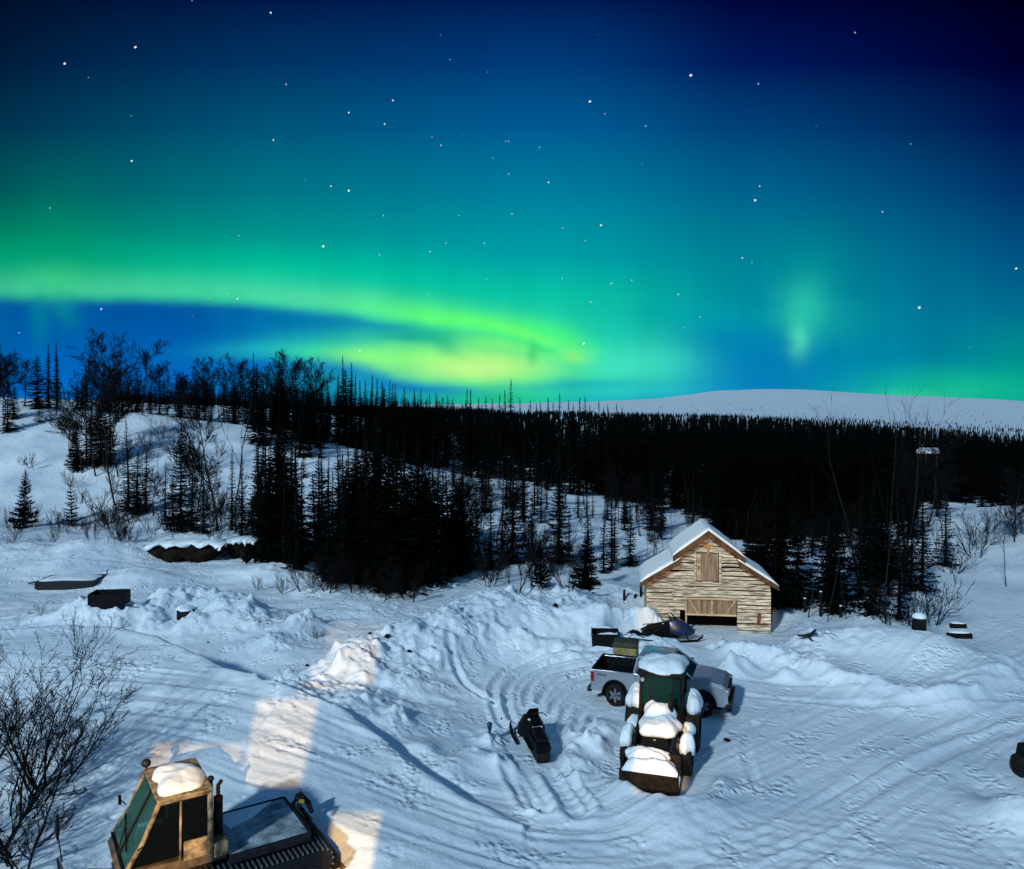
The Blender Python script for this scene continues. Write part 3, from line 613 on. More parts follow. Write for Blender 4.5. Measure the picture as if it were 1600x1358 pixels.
# --- hillside trees seen against the snow
hs = [(V_YNG, 38, 826, 731, 'dense small spruce alone on the snow at far left', dict(var=0, widen=.8)), (V_YNG, 112, 822, 752, 'sparse little spruce with open layered boughs at left', dict(var=1, widen=.85)),
 (V_NAR, 200, 800, 652, 'layered spruce at the left edge of the brushy clump on the slope', dict(var=1, widen=1.1)), (V_WID, 215, 805, 700, 'low broad spruce under the layered spruce on the slope', {}),
 (V_WID, 283, 830, 657, 'spruce with bare pointed tip standing before the snowy slope', dict(var=0, widen=.8)), (V_NAR, 300, 832, 700, 'shorter spruce hugging the right side of the pointed-tip one', {}),
 (V_BIR, 180, 792, 600, 'tall bare birch leaning left up the slope', dict(tilt=-.12)), (V_BIR, 150, 745, 598, 'dark birch with hanging crown at mid slope, left', {}), (V_BIR, 128, 740, 612, 'birch at the left side of the mid-slope thicket', {}),
 (V_BIR, 165, 735, 606, 'birch at the right side of the mid-slope thicket', {}), (V_NAR, 142, 725, 600, 'dark spruce inside the mid-slope birch thicket', {}), (V_YNG, 118, 728, 672, 'young spruce at the foot of the mid-slope thicket', dict(var=0)),
 (V_POL, 246, 735, 655, 'crooked dead snag with one forked limb on the open slope', dict(var=1, tilt=-.05)), (V_POL, 368, 830, 600, 'pale thin birch pole rising beside the dark stand', dict(var=0, tilt=.06)),
 (V_NAR, 362, 832, 690, 'thin see-through spruce left of the dark stand', dict(var=2, widen=.9)), (V_NAR, 378, 842, 700, 'spruce between the see-through one and the dark stand', {}),
 (V_YNG, 212, 640, 628, 'tiny spruce on the snowy crest', dict(var=1)), (V_YNG, 845, 918, 835, 'small spruce standing before the thicket left of the barn', dict(var=0, widen=.75)),
 (V_YNG, 915, 918, 828, 'bushy young spruce by the snowbank left of the barn', dict(var=2, widen=.85)), (V_NAR, 800, 880, 690, 'spruce in front of the open snow gap right of the dark stand', dict(widen=1.1)),
 (V_NAR, 768, 890, 752, 'lower spruce left of the open snow gap', {}), (V_WID, 874, 880, 700, 'open-boughed spruce right of the snow gap', dict(var=0, widen=.8)), (V_WID, 985, 885, 782, 'layered spruce directly left of the barn roof', dict(var=0, widen=.8)),
 (V_NAR, 960, 880, 770, 'narrow spruce left of the layered one by the barn', {}), (V_WID, 1190, 945, 752, 'large open spruce directly right of the barn', dict(widen=.8)), (V_WID, 1247, 950, 765, 'second large spruce right of the barn', dict(widen=.8)),
 (V_WID, 1305, 958, 770, 'third large spruce right of the barn, behind the posts', dict(widen=.8)), (V_NAR, 1215, 940, 740, 'narrow tall spruce between first and second large ones', {}), (V_POL, 1383, 975, 645, 'very tall dark birch whose top crosses the far mountain', dict(var=0, widen=.55)),
 (V_NAR, 1405, 968, 730, 'dense spruce beside the very tall birch', {}), (V_WID, 1362, 960, 760, 'broad spruce at the left foot of the very tall birch', dict(widen=.75)), (V_NAR, 1440, 925, 735, 'spruce above the clump of straight willow stems', {}),
 (V_NAR, 1478, 885, 745, 'small spruce left of the side road', {}), (V_POL, 1573, 917, 790, 'lone forked trunk right of the side road', dict(var=0)), (V_POL, 1262, 965, 800, 'bare pole trunk in front of the third large spruce', {}),
 (V_POL, 1322, 968, 860, 'short bare trunk at the right of the pole trunk', {}), (V_POL, 1292, 972, 830, 'thin pale trunk standing among the spruces right of the barn', {}), (V_POL, 1340, 900, 650, 'slender birch poking into the far mountain, left one', {}), (V_POL, 1412, 905, 650, 'slender birch poking into the far mountain, right one', {}),
 (V_YNG, 105, 640, 640, 'small bush-like spruce at the crest beside the spires', dict(var=1)), (V_YNG, 62, 660, 625, 'snowbound young spruce under the two spires', dict(var=1)), (V_WID, 22, 655, 600, 'low dark spruce at the left picture edge below the crest', {})]
for k, px, b, t_, lb, kw in hs: tree_px(k, px, b, t_, lb, 'trees on the lower slope', **kw)
for px, b, t_, k in [(120, 735, 640, V_WID), (135, 728, 628, V_NAR), (158, 725, 618, V_WID), (172, 730, 612, V_NAR), (185, 745, 620, V_BIR), (112, 715, 615, V_BIR), (140, 700, 590, V_BIR), (160, 705, 580, V_BIR), (175, 700, 585, V_BIR), (228, 800, 690, V_NAR), (258, 815, 715, V_NAR), (318, 835, 720, V_NAR), (270, 822, 735, V_WID), (340, 830, 640, V_BIR), (240, 805, 700, V_BIR), (305, 825, 650, V_BIR)]:
    tree_px(k, px, b, t_, 'dark tree crowded into the two thickets on the left slope', 'trees of the left slope thickets')
for px, top, k in [(131, 560, V_BIR), (170, 565, V_BIR), (190, 580, V_NAR), (262, 575, V_BIR), (290, 562, V_BIR), (302, 570, V_BIR), (330, 575, V_BIR), (358, 577, V_BIR), (384, 580, V_BIR), (412, 580, V_BIR), (425, 590, V_BIR), (447, 575, V_BIR), (466, 568, V_BIR), (490, 580, V_BIR), (36, 565, V_BIR), (0, 530, V_BIR), (236, 590, V_NAR), (200, 590, V_NAR), (320, 590, V_NAR), (350, 590, V_NAR), (512, 590, V_NAR), (530, 580, V_NAR), (555, 582, V_NAR), (570, 590, V_NAR), (588, 588, V_SPR), (612, 596, V_SPR), (470, 590, V_NAR), (128, 585, V_WID), (165, 588, V_WID), (215, 580, V_WID), (283, 585, V_WID), (308, 592, V_WID), (365, 590, V_WID), (402, 565, V_WID), (392, 575, V_NAR), (440, 572, V_WID), (458, 585, V_WID), (540, 574, V_WID), (550, 582, V_NAR), (600, 600, V_WID)]:
    tree_D(k, px, rt.uniform(108, 116), top, 'dark tree filling the crowded hilltop skyline at left', 'trees filling the hilltop skyline')
# --- the dense black stand in the middle
n = 0
st_rows = [(rt.uniform(400, 735)) for _ in range(74)]
for px in st_rows:
    base = np.interp(px, [395, 450, 520, 620, 720, 740], [868, 885, 912, 918, 900, 885]) - abs(rt.gauss(0, 30))
    top = np.interp(px, [395, 430, 480, 520, 600, 660, 735], [655, 665, 690, 700, 655, 690, 740]) + rt.uniform(-15, 45)
    tree_px(V_NAR if rt.random() < .75 else V_WID, px, base, min(top, base - 60), 'black spruce packed into the dense stand at mid picture', 'spruces of the dense middle stand', widen=1.05)
for px in [rt.uniform(395, 1000) for _ in range(60)]:      # behind, up the slope to the crest
    D = rt.uniform(84, 108)
    if px > 740: D = rt.uniform(74, 100)
    tp = np.interp(px, [395, 520, 700, 850, 1000], [620, 640, 665, 690, 735]) + rt.uniform(-5, 60)
    tree_D(V_NAR, px, D, tp, 'black spruce in the shaded wood behind the dense stand', 'spruces behind the dense middle stand')
# right part: wood behind the barn
for _ in range(62):
    px = rt.uniform(1000, 1600); D = rt.uniform(58, 84); tp = rt.uniform(690, 800) if px < 1480 else rt.uniform(720, 800)
    if 1490 < px < 1580 and D < 75: continue
    tree_D(V_NAR if rt.random() < .6 else (V_BIR if rt.random() < .5 else V_POL), px, D, tp, 'dark tree in the thin wood behind the barn and the posts', 'trees of the wood behind the barn')
for px, b, t_ in [(1010, 880, 800), (1020, 870, 770), (1035, 868, 780), (1050, 866, 790), (1160, 900, 800), (1175, 905, 790), (940, 870, 790), (925, 880, 800), (890, 885, 800), (860, 870, 800), (830, 880, 800), (745, 890, 790), (330, 838, 740), (345, 838, 750), (230, 800, 740), (265, 830, 745)]:
    tree_px(V_POL, px + rt.uniform(-3, 3), b, t_, 'thin bare birch sapling in the brush at the edge of the wood', 'bare saplings at the edge of the wood')
for _ in range(16):
    px = rt.uniform(1165, 1470); b = rt.uniform(905, 955)
    tree_px(V_NAR if rt.random() < .6 else V_WID, px, b, rt.uniform(735, 800), 'dark spruce filling the grove right of the barn', 'spruces of the grove right of the barn')
for _ in range(22):
    px = rt.uniform(690, 1010); D = rt.uniform(54, 80)
    tree_D(V_NAR if rt.random() < .6 else V_BIR, px, D, rt.uniform(730, 800), 'dark tree in the open thicket between the dense stand and the barn', 'trees of the thicket left of the barn')
# willow brush
shr = [(rt.uniform(468, 650), rt.uniform(905, 942), rt.uniform(45, 80)) for _ in range(16)] + [(rt.uniform(690, 900), rt.uniform(860, 925), rt.uniform(45, 80)) for _ in range(22)] + \
      [(rt.uniform(150, 390), rt.uniform(800, 850), rt.uniform(35, 60)) for _ in range(30)] + [(rt.uniform(10, 230), rt.uniform(815, 850), rt.uniform(20, 40)) for _ in range(24)] + [(rt.uniform(20, 390), rt.uniform(690, 810), rt.uniform(16, 34)) for _ in range(26)] + \
      [(rt.uniform(1200, 1600), rt.uniform(830, 905), rt.uniform(45, 75)) for _ in range(36)]
for px, b, hh in shr:
    tree_px(V_SHR, px, b, b - hh, 'leafless willow bush in the brush below the trees', 'willow brush at the foot of the slope', cat='shrub')
for px, b, hh, lb in [(1395, 975, 90, 'straight-stemmed willow at the left of the clump beside the very tall birch'), (1425, 978, 95, 'straight-stemmed willow in the middle of the clump right of the tall birch'), (1450, 972, 105, 'willow of long stems fanning out to the right towards the side road'),
                      (500, 1000, 36, 'tiny lone sapling on the snow above the lit bank'), (62, 962, 26, 'twig tuft poking through snow above the foreground bush'), (405, 922, 30, 'single grass-like twig on smooth snow before the dark stand'), (443, 928, 38, 'pair of upright twigs on smooth snow before the dark stand'),
                      (255, 690, 50, 'low bush on the open slope above the crooked snag'), (70, 645, 30, 'low brush on the crest below the two spires')]:
    tree_px(V_SHR, px, b, b - hh, lb, cat='shrub', widen=.8)
# foreground bush, lower left
def near_bush(px, py, hgt, seed, label, lean_x):
    rr = random.Random(seed)
    tr, cr = bare_meshes(seed, hgt, .42, 6, 4, .042, .0085, 'willow', .36, .10, (4, 7))
    p = hit(px, py); o = empty('willow_bush', p, rr.uniform(0, 6), label, 'bush', 'foreground willows'); o.rotation_euler = (0, lean_x, rr.uniform(0, 6))
    for mm, n_ in ((tr, 'stem'), (cr, 'twigs')):
        c_ = bpy.data.objects.new(n_, mm); C.objects.link(c_); c_.parent = o
near_bush(20, 1290, 5.2, 201, 'large leafless willow spreading at the left edge, above the snowcat blade', .16)
near_bush(-50, 1240, 4.9, 202, 'leafless willow mostly cut off by the left picture edge', .10)
near_bush(75, 1235, 3.7, 203, 'shorter willow with fine twigs right of the large left-edge one', .22)
near_bush(-25, 1345, 3.6, 205, 'low twiggy willow in the bottom left corner', .05)
near_bush(40, 1352, 2.2, 206, 'lowest twiggy willow right of the one in the bottom left corner', .1)

# --- the far wood: one mass of low detail spruces
def wood():
    rr = np.random.RandomState(5); pos = []
    def add(n, y0, y1, r0_, r1_, p=2.0):
        y = (rr.rand(n) * (y1 ** p - y0 ** p) + y0 ** p) ** (1 / p); r = r0_ + (r1_ - r0_) * rr.rand(n); return np.stack([r * y, y], 1)
    A_ = add(3200, 84, 300, .12, .72, 1.6); B_ = add(1500, 124, 300, -.50, .16, 1.4); D_ = add(9500, 300, 1500, -.68, .72, 1.25)
    A2 = add(460, 70, 90, .15, .50, 1.0); F2 = add(900, 1450, 2600, .08, .72, 1.0)
    E_ = []
    for _ in range(640):
        px = rr.uniform(395, 1010); D = rr.uniform(80, 124); x = (px - 800) / F * D
        zb = float(smooth_h(np.array([x]), np.array([D]))[0]); yb = 640 + (H - zb) * F / D
        if yb < np.interp(px, [395, 480, 500, 520, 555, 580, 700, 850, 960, 1010], [712, 722, 700, 684, 684, 725, 732, 744, 776, 792]) + rr.uniform(-8, 5): E_.append((x, D))
    E_ = np.array(E_)
    vs, fs, nv = [], [], 0; near_pts = []
    for kind_, P in ((0, A_), (0, B_), (0, E_), (0, A2), (1, D_), (1, F2)):
        for (x, y) in P:
            z = float(smooth_h(np.array([x]), np.array([y]))[0]); h_ = rr.uniform(6, 10.5) * (1 if rr.rand() > .15 else 1.15)
            r = x / y
            if y < 84 + (.26 - r) * 260 * rr.uniform(.3, 1.2) and y < 130 and kind_ == 0 and .115 < r < .26: continue
            if kind_ == 1: h_ *= .8
            if y > 700 and r > .1:
                if vn(np.array([x / 60.]), np.array([y / 130.]), 9)[0] > .56: continue      # openings near the tree line
                h_ *= .75
            if y > 1150 and rr.rand() < min(.75, (y - 1150) / 300): continue
            if abs(r - .52) < .016 and y < 262:                                                 # view across to the far cabin
                lim = H - (707 - 640) / F * y - z
                if y > 205: continue
                h_ = min(h_, lim)
            if x > 24 and y < 92 and r > .5: h_ *= .6
            cap = H - (np.interp(r, [-.64, -.3, 0, .12, .2, .4, .64], [600, 608, 628, 640, 648, 655, 671]) - 640) / F * y - z
            if y < 300: h_ = min(h_, cap + (rr.uniform(-3.5, .6) if rr.rand() > .12 or r > .12 else rr.uniform(.3, 2.8)))
            if kind_ == 1 and r < -.5: continue
            if h_ < 1.5: continue
            if kind_ == 0: near_pts.append((x, y, z - .1, h_)); continue
            rad = h_ * rr.uniform(.10, .17); lay = 9 if kind_ == 0 else 3; k = 7 if kind_ == 0 else 5
            for l in range(lay):
                zb = z + h_ * (l / lay) * .95; zt = z + h_ * min(1, (l + 1.6) / lay); rb = rad * (1 - l / lay) ** .8 + .05
                a = rr.rand() * 6.28 + np.arange(k) * 6.283 / k
                rj = rb * (.55 + .8 * rr.rand(k)); zj = zb - .3 * rr.rand(k)
                ring = np.stack([x + rj * np.cos(a), y + rj * np.sin(a), zj], 1)
                vs.append(ring); vs.append([[x, y, zt]])
                for j in range(k): fs.append((nv + j, nv + (j + 1) % k, nv + k))
                nv += k + 1
    v = np.concatenate([np.asarray(q_, dtype=float) for q_ in vs])
    # nearer part of the wood: full spruce crowns set on loose points of the same object
    P_ = np.array(near_pts); nb_ = len(v); npn = len(P_)
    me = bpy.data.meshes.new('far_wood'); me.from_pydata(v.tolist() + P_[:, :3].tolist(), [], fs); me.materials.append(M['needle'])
    o = bpy.data.objects.new('far_wood', me); C.objects.link(o)
    sc_ = me.attributes.new('tree_scale', 'FLOAT_VECTOR', 'POINT'); kd = me.attributes.new('tree_kind', 'INT', 'POINT'); ro = me.attributes.new('tree_turn', 'FLOAT_VECTOR', 'POINT')
    S_ = np.zeros((nb_ + npn, 3), np.float32); hs_ = P_[:, 3] / 10.1; wd_ = hs_ * rr.uniform(.95, 1.5, npn); S_[nb_:, 0] = wd_; S_[nb_:, 1] = wd_; S_[nb_:, 2] = hs_
    K_ = np.full(nb_ + npn, -1, np.int32); K_[nb_:] = rr.randint(0, 4, npn); R_ = np.zeros((nb_ + npn, 3), np.float32); R_[nb_:, 2] = rr.uniform(0, 6.28, npn); R_[nb_:, 0] = rr.uniform(-.04, .04, npn)
    sc_, kd, ro = me.attributes['tree_scale'], me.attributes['tree_kind'], me.attributes['tree_turn']
    sc_.data.foreach_set('vector', S_.ravel()); kd.data.foreach_set('value', K_); ro.data.foreach_set('vector', R_.ravel())
    ng = bpy.data.node_groups.new('wood_trees', 'GeometryNodeTree')
    ng.interface.new_socket('Geometry', in_out='INPUT', socket_type='NodeSocketGeometry'); ng.interface.new_socket('Geometry', in_out='OUTPUT', socket_type='NodeSocketGeometry')
    gi = ng.nodes.new('NodeGroupInput'); go_ = ng.nodes.new('NodeGroupOutput'); jn = ng.nodes.new('GeometryNodeJoinGeometry'); lk = ng.links
    def attr(nm, ty):
        a = ng.nodes.new('GeometryNodeInputNamedAttribute'); a.data_type = ty; a.inputs['Name'].default_value = nm; return a.outputs['Attribute']
    A_s, A_k, A_r = attr('tree_scale', 'FLOAT_VECTOR'), attr('tree_kind', 'INT'), attr('tree_turn', 'FLOAT_VECTOR')
    e2r = ng.nodes.new('FunctionNodeEulerToRotation'); lk.new(A_r, e2r.inputs[0])
    lk.new(gi.outputs[0], jn.inputs[0])
    crowns = {}
    for ob in C.objects:
        if ob.type == 'MESH' and ob.data in [k_[1] for k_ in V_NAR] and ob.data.name not in crowns: crowns[ob.data.name] = ob
    crowns = list(crowns.values())
    for i_ in range(4):
        oi = ng.nodes.new('GeometryNodeObjectInfo'); oi.transform_space = 'ORIGINAL'; oi.inputs['Object'].default_value = crowns[i_ % len(crowns)]
        cp = ng.nodes.new('FunctionNodeCompare'); cp.data_type = 'INT'; cp.operation = 'EQUAL'
        ins = [q_ for q_ in cp.inputs if q_.type == 'INT']; lk.new(A_k, ins[0]); ins[1].default_value = i_
        ip = ng.nodes.new('GeometryNodeInstanceOnPoints'); lk.new(gi.outputs[0], ip.inputs['Points']); lk.new(cp.outputs[0], ip.inputs['Selection']); lk.new(oi.outputs['Geometry'], ip.inputs['Instance'])
        lk.new(e2r.outputs[0], ip.inputs['Rotation']); lk.new(A_s, ip.inputs['Scale']); lk.new(ip.outputs[0], jn.inputs[0])
    lk.new(jn.outputs[0], go_.inputs[0])
    md_ = o.modifiers.new('trees', 'NODES'); md_.node_group = ng
    tag(o, 'dark spruce wood covering the valley behind the barn up to the mountain', 'wood', kind='stuff')
wood()

# ================================================================== barn
def barn():
    D = 41.0; bx = 10.04; W = 3.2; B_ = empty('log_barn', (bx, D, -.05), R(-7.5), 'small weathered wooden barn with stepped snowy gable roof and hayloft door', 'barn')
    B_.scale = (.97, .97, .97)
    rr = random.Random(3); wall = MB(); z = -.55
    def halfw(zz):
        return W if zz < 2.15 else (np.interp(zz, [2.15, 3.55], [W, 1.5]) if zz < 3.55 else np.interp(zz, [3.55, 4.85], [1.55, .05]))
    holes = [(-.62, .58, 2.28, 3.92), (-1.12, 1.50, -1.0, 1.42), (-1.46, -1.18, -1, .75)]
    while z < 4.75:
        hgt = rr.uniform(.15, .22); zm = z + hgt / 2; hw = halfw(z + hgt * .75)
        segs = [(-hw, hw)]
        for a, b, c_, d_ in holes:
            if c_ < zm < d_:
                ns = []
                for s0, s1 in segs:
                    if b <= s0 or a >= s1: ns.append((s0, s1)); continue
                    if s0 < a: ns.append((s0, a))
                    if s1 > b: ns.append((b, s1))
                segs = ns
        for s0, s1 in segs:
            x = s0
            while x < s1 - .02:
                x2 = min(s1, x + rr.uniform(1.2, 3.4)); x2 = s1 if s1 - x2 < .4 else x2
                yo = rr.uniform(-.07, .03); dzz = rr.uniform(-.015, .015); g = rr.uniform(.015, .055) * (1 + (rr.random() < .15)); bow = rr.uniform(-.02, .02)
                m = 5; top = []; 
                P0 = [(x + (x2 - x) * q / m, z + dzz + g + bow * math.sin(q / m * 3.1) + rr.uniform(-.008, .008)) for q in range(m + 1)]
                P1 = [(x + (x2 - x) * q / m, z + hgt + dzz - .004 + bow * math.sin(q / m * 3.1) + rr.uniform(-.012, .008)) for q in range(m + 1)][::-1]
                wall.prism(P0 + P1, 'y', -.06 + yo, .05 + yo)
                x = x2 + .008
        z += hgt
    wall.build('wall', M['log'], B_, label='bleached horizontal siding')
    sh = MB(); 
    for s_ in (-1, 1):
        z = -.3
        while z < 2.1: sh.box(min(s_ * W, s_ * (W - .1)), max(s_ * W, s_ * (W - .1)), .06, 3.5, z, z + .19); z += .2
    sh.build('wall', M['plank'], B_)
    back = MB(); back.prism([(-W + .1, -.3), (W - .1, -.3), (W - .1, 2.1), (1.5, 3.5), (0, 4.7), (-1.5, 3.5), (-W + .1, 2.1)], 'y', 3.4, 3.5); back.build('wall', M['plank'], B_)
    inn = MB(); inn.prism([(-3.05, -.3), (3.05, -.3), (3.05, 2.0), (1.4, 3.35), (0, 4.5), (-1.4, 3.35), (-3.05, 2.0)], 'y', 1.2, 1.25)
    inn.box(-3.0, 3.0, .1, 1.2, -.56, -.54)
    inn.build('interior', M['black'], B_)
    def slab(x0, z0, x1, z1, th, y0=-.42, y1=4.5):
        return [(x0, z0), (x1, z1), (x1, z1 + th), (x0, z0 + th)]
    rf = MB()
    parts = [(-3.55, 2.22, -1.5, 3.50), (3.55, 2.22, 1.5, 3.50), (-1.85, 3.66, 0, 5.02), (1.85, 3.66, 0, 5.02)]
    for p in parts: rf.prism(slab(*p, .05), 'y', -.42, 3.65)
    rf.build('roof', M['barge'], B_)
    sn = MB()
    for p in parts:                                                 # snow blanket, uneven
        x0, z0, x1, z1 = p; n1, n2 = 10, 16; vs = []; fs = []
        for i_ in range(n1 + 1):
            for j_ in range(n2 + 1):
                u = i_ / n1; v_ = j_ / n2; e = min(u * 6, 1) if abs(x1) < abs(x0) else 1; e = min(e, min(v_, 1 - v_) * 12 + .55, 1)
                th = .055 + (.10 + .05 * rr.random()) * e
                vs.append((x0 + (x1 - x0) * u, -.44 + 4.1 * v_, z0 + (z1 - z0) * u + th))
        for i_ in range(n1):
            for j_ in range(n2): a = i_ * (n2 + 1) + j_; fs.append((a, a + 1, a + n2 + 2, a + n2 + 1))
        base = len(vs); vs += [(v_[0], v_[1], v_[2] - .11) for v_ in vs]
        fs += [tuple(x + base for x in f[::-1]) for f in fs]
        ring = [i_ * (n2 + 1) for i_ in range(n1 + 1)] + [n1 * (n2 + 1) + j_ for j_ in range(1, n2 + 1)] + [i_ * (n2 + 1) + n2 for i_ in range(n1 - 1, -1, -1)] + [j_ for j_ in range(n2 - 1, 0, -1)]
        for a, b in zip(ring, ring[1:] + ring[:1]): fs.append((a, b, b + base, a + base))
        sn.add(vs, fs)
    sn.build('roof_snow', M['snowcap'], B_, True)
    bg_ = MB()
    for x0, z0, x1, z1 in parts:
        up_ = -.34 if abs(x0) < 2 else -.27
        bg_.prism([(x0, z0 + .03), (x1, z1 + .03), (x1, z1 + up_), (x0, z0 + up_ * .8)], 'y', -.47, -.425)
    bg_.build('bargeboard', M['barge'], B_)
    # step between roofs
    stp = MB()
    for s_ in (-1, 1): stp.box(min(s_ * 1.50, s_ * 1.58), max(s_ * 1.50, s_ * 1.58), .06, 3.4, 3.3, 3.75)
    stp.build('roof_step', M['barge'], B_)
    # hayloft door
    hd = MB(); hd.box(-.36, .54, .0, .05, 2.34, 3.80)
    for k in range(5): hd.box(-.36 + k * .18 + .006, -.36 + (k + 1) * .18 - .006, -.02, .0, 2.35, 3.79)
    d_ = hd.build('hayloft_door', M['door'], B_)
    MB().box(-.60, -.37, -.03, .04, 2.36, 3.78).build('door_post', M['plank'], d_)
    MB().box(-.5, -.44, -.05, -.031, 2.95, 3.1).build('latch', M['steel'], d_)
    fr = MB(); fr.box(-.72, -.60, -.12, -.062, 2.2, 4.0); fr.box(.56, .68, -.12, -.062, 2.2, 4.0); fr.box(-.60, .56, -.12, -.062, 3.86, 3.98); fr.box(-.60, .56, -.12, -.062, 2.2, 2.32)
    fr.build('door_frame', M['log'], B_, bevel=.008)
    # main door: upper leaf panels with diagonal braces, opening below
    md = MB()
    for k in range(10): md.box(-1.08 + k * .256, -1.08 + (k + 1) * .256 - .012, -.04, .0, .58, 1.36)
    dm = md.build('barn_door', M['door'], B_)
    br = MB(); br.box(-1.14, 1.52, -.13, -.065, 1.36, 1.47); br.box(-1.10, 1.46, -.11, -.045, .52, .62); br.box(.15, .25, -.10, -.045, .62, 1.36)
    for s_, x0, x1 in ((1, -1.02, -.60), (1, 1.42, 1.0)):
        br.prism([(x0, 1.34), (x0 + (.1 if x0 < 0 else -.1), 1.34), (x1 + (.1 if x0 < 0 else -.1), .64), (x1, .64)], 'y', -.095, -.045)
    br.build('brace', M['plank'], dm, bevel=.006)
    MB().box(-1.18, -1.10, -.12, -.064, -.5, 1.5).build('door_post', M['plank'], B_)
    # T-shaped board under the ridge
    tb = MB(); tb.box(-.27, .27, -.14, -.075, 4.18, 4.29); tb.box(-.06, .06, -.15, -.07, 3.72, 4.18); tb.build('gable_cross', M['orange'], B_)
    MB().prism([(2.5, .15), (2.62, .1), (2.72, .5), (2.70, .72), (2.52, .72)], 'y', -.12, -.065).build('wall_patch', M['barge'], B_)
    t_ = MB(); t_.tube([(-3.3, .02, .9), (-3.36, -.05, .5), (-3.34, -.1, .3)], .03, 6); t_.tube([(-3.30, 0, .62), (-3.5, -.05, .45), (-3.36, -.05, .3), (-3.25, 0, .4)], .025, 6); t_.build('hanging_tool', M['steel'], B_)
barn()

# ================================================================== pickup truck
def arc_pts(cx, cz, r, a0, a1, n=12): return [(cx + r * math.cos(R(a0 + (a1 - a0) * i_ / n)), cz + r * math.sin(R(a0 + (a1 - a0) * i_ / n))) for i_ in range(n + 1)]
def wheel(parent, x, y, z, r, wd, out, rimf=.62, tread=True):
    t = MB(); n = 28; rings = []
    prof = [(-wd / 2, r * rimf), (-wd / 2, r * .9), (-wd * .4, r), (wd * .4, r), (wd / 2, r * .9), (wd / 2, r * rimf)]
    for k in range(n):
        a = 2 * math.pi * k / n; rr_ = 1 + (.02 if k % 2 and tread else 0)
        rings.append([(q * rr_ * math.cos(a), p, q * rr_ * math.sin(a)) for p, q in prof])
    vs = [v for rg in rings for v in rg]; m = len(prof)
    fs = [(i_ * m + j, i_ * m + j + 1, ((i_ + 1) % n) * m + j + 1, ((i_ + 1) % n) * m + j) for i_ in range(n) for j in range(m - 1)]
    t.add(vs, fs, Matrix.Translation((x, y, z)))
    o = bpy.data.objects.new('wheel', None); C.objects.link(o); o.parent = parent
    w_ = t.build('tyre', M['rubber'], o, True)
    rim = MB(); rim.cyl((x, y + out * wd * .02, z), (x, y + out * wd * .06, z), r * rimf * .9, n=24)
    rim.cyl((x, y + out * wd * .06, z), (x, y + out * wd * .5, z), r * rimf * 1.02, r * rimf * .96, n=24) if False else None
    for k in range(6):
        a = k * math.pi / 3; rim.prism([(-.035, 0), (.035, 0), (.05, r * rimf), (-.05, r * rimf)], 'y', 0, out * .03, Matrix.Translation((x, y + out * wd * .33, z)) @ Matrix.Rotation(a, 4, 'Y'))
    rim.cyl((x, y + out * wd * .2, z), (x, y + out * wd * .42, z), r * .13, n=12)
    rim.build('rim', M['alloy'] if rimf > .55 else M['rust'], o)
    return o
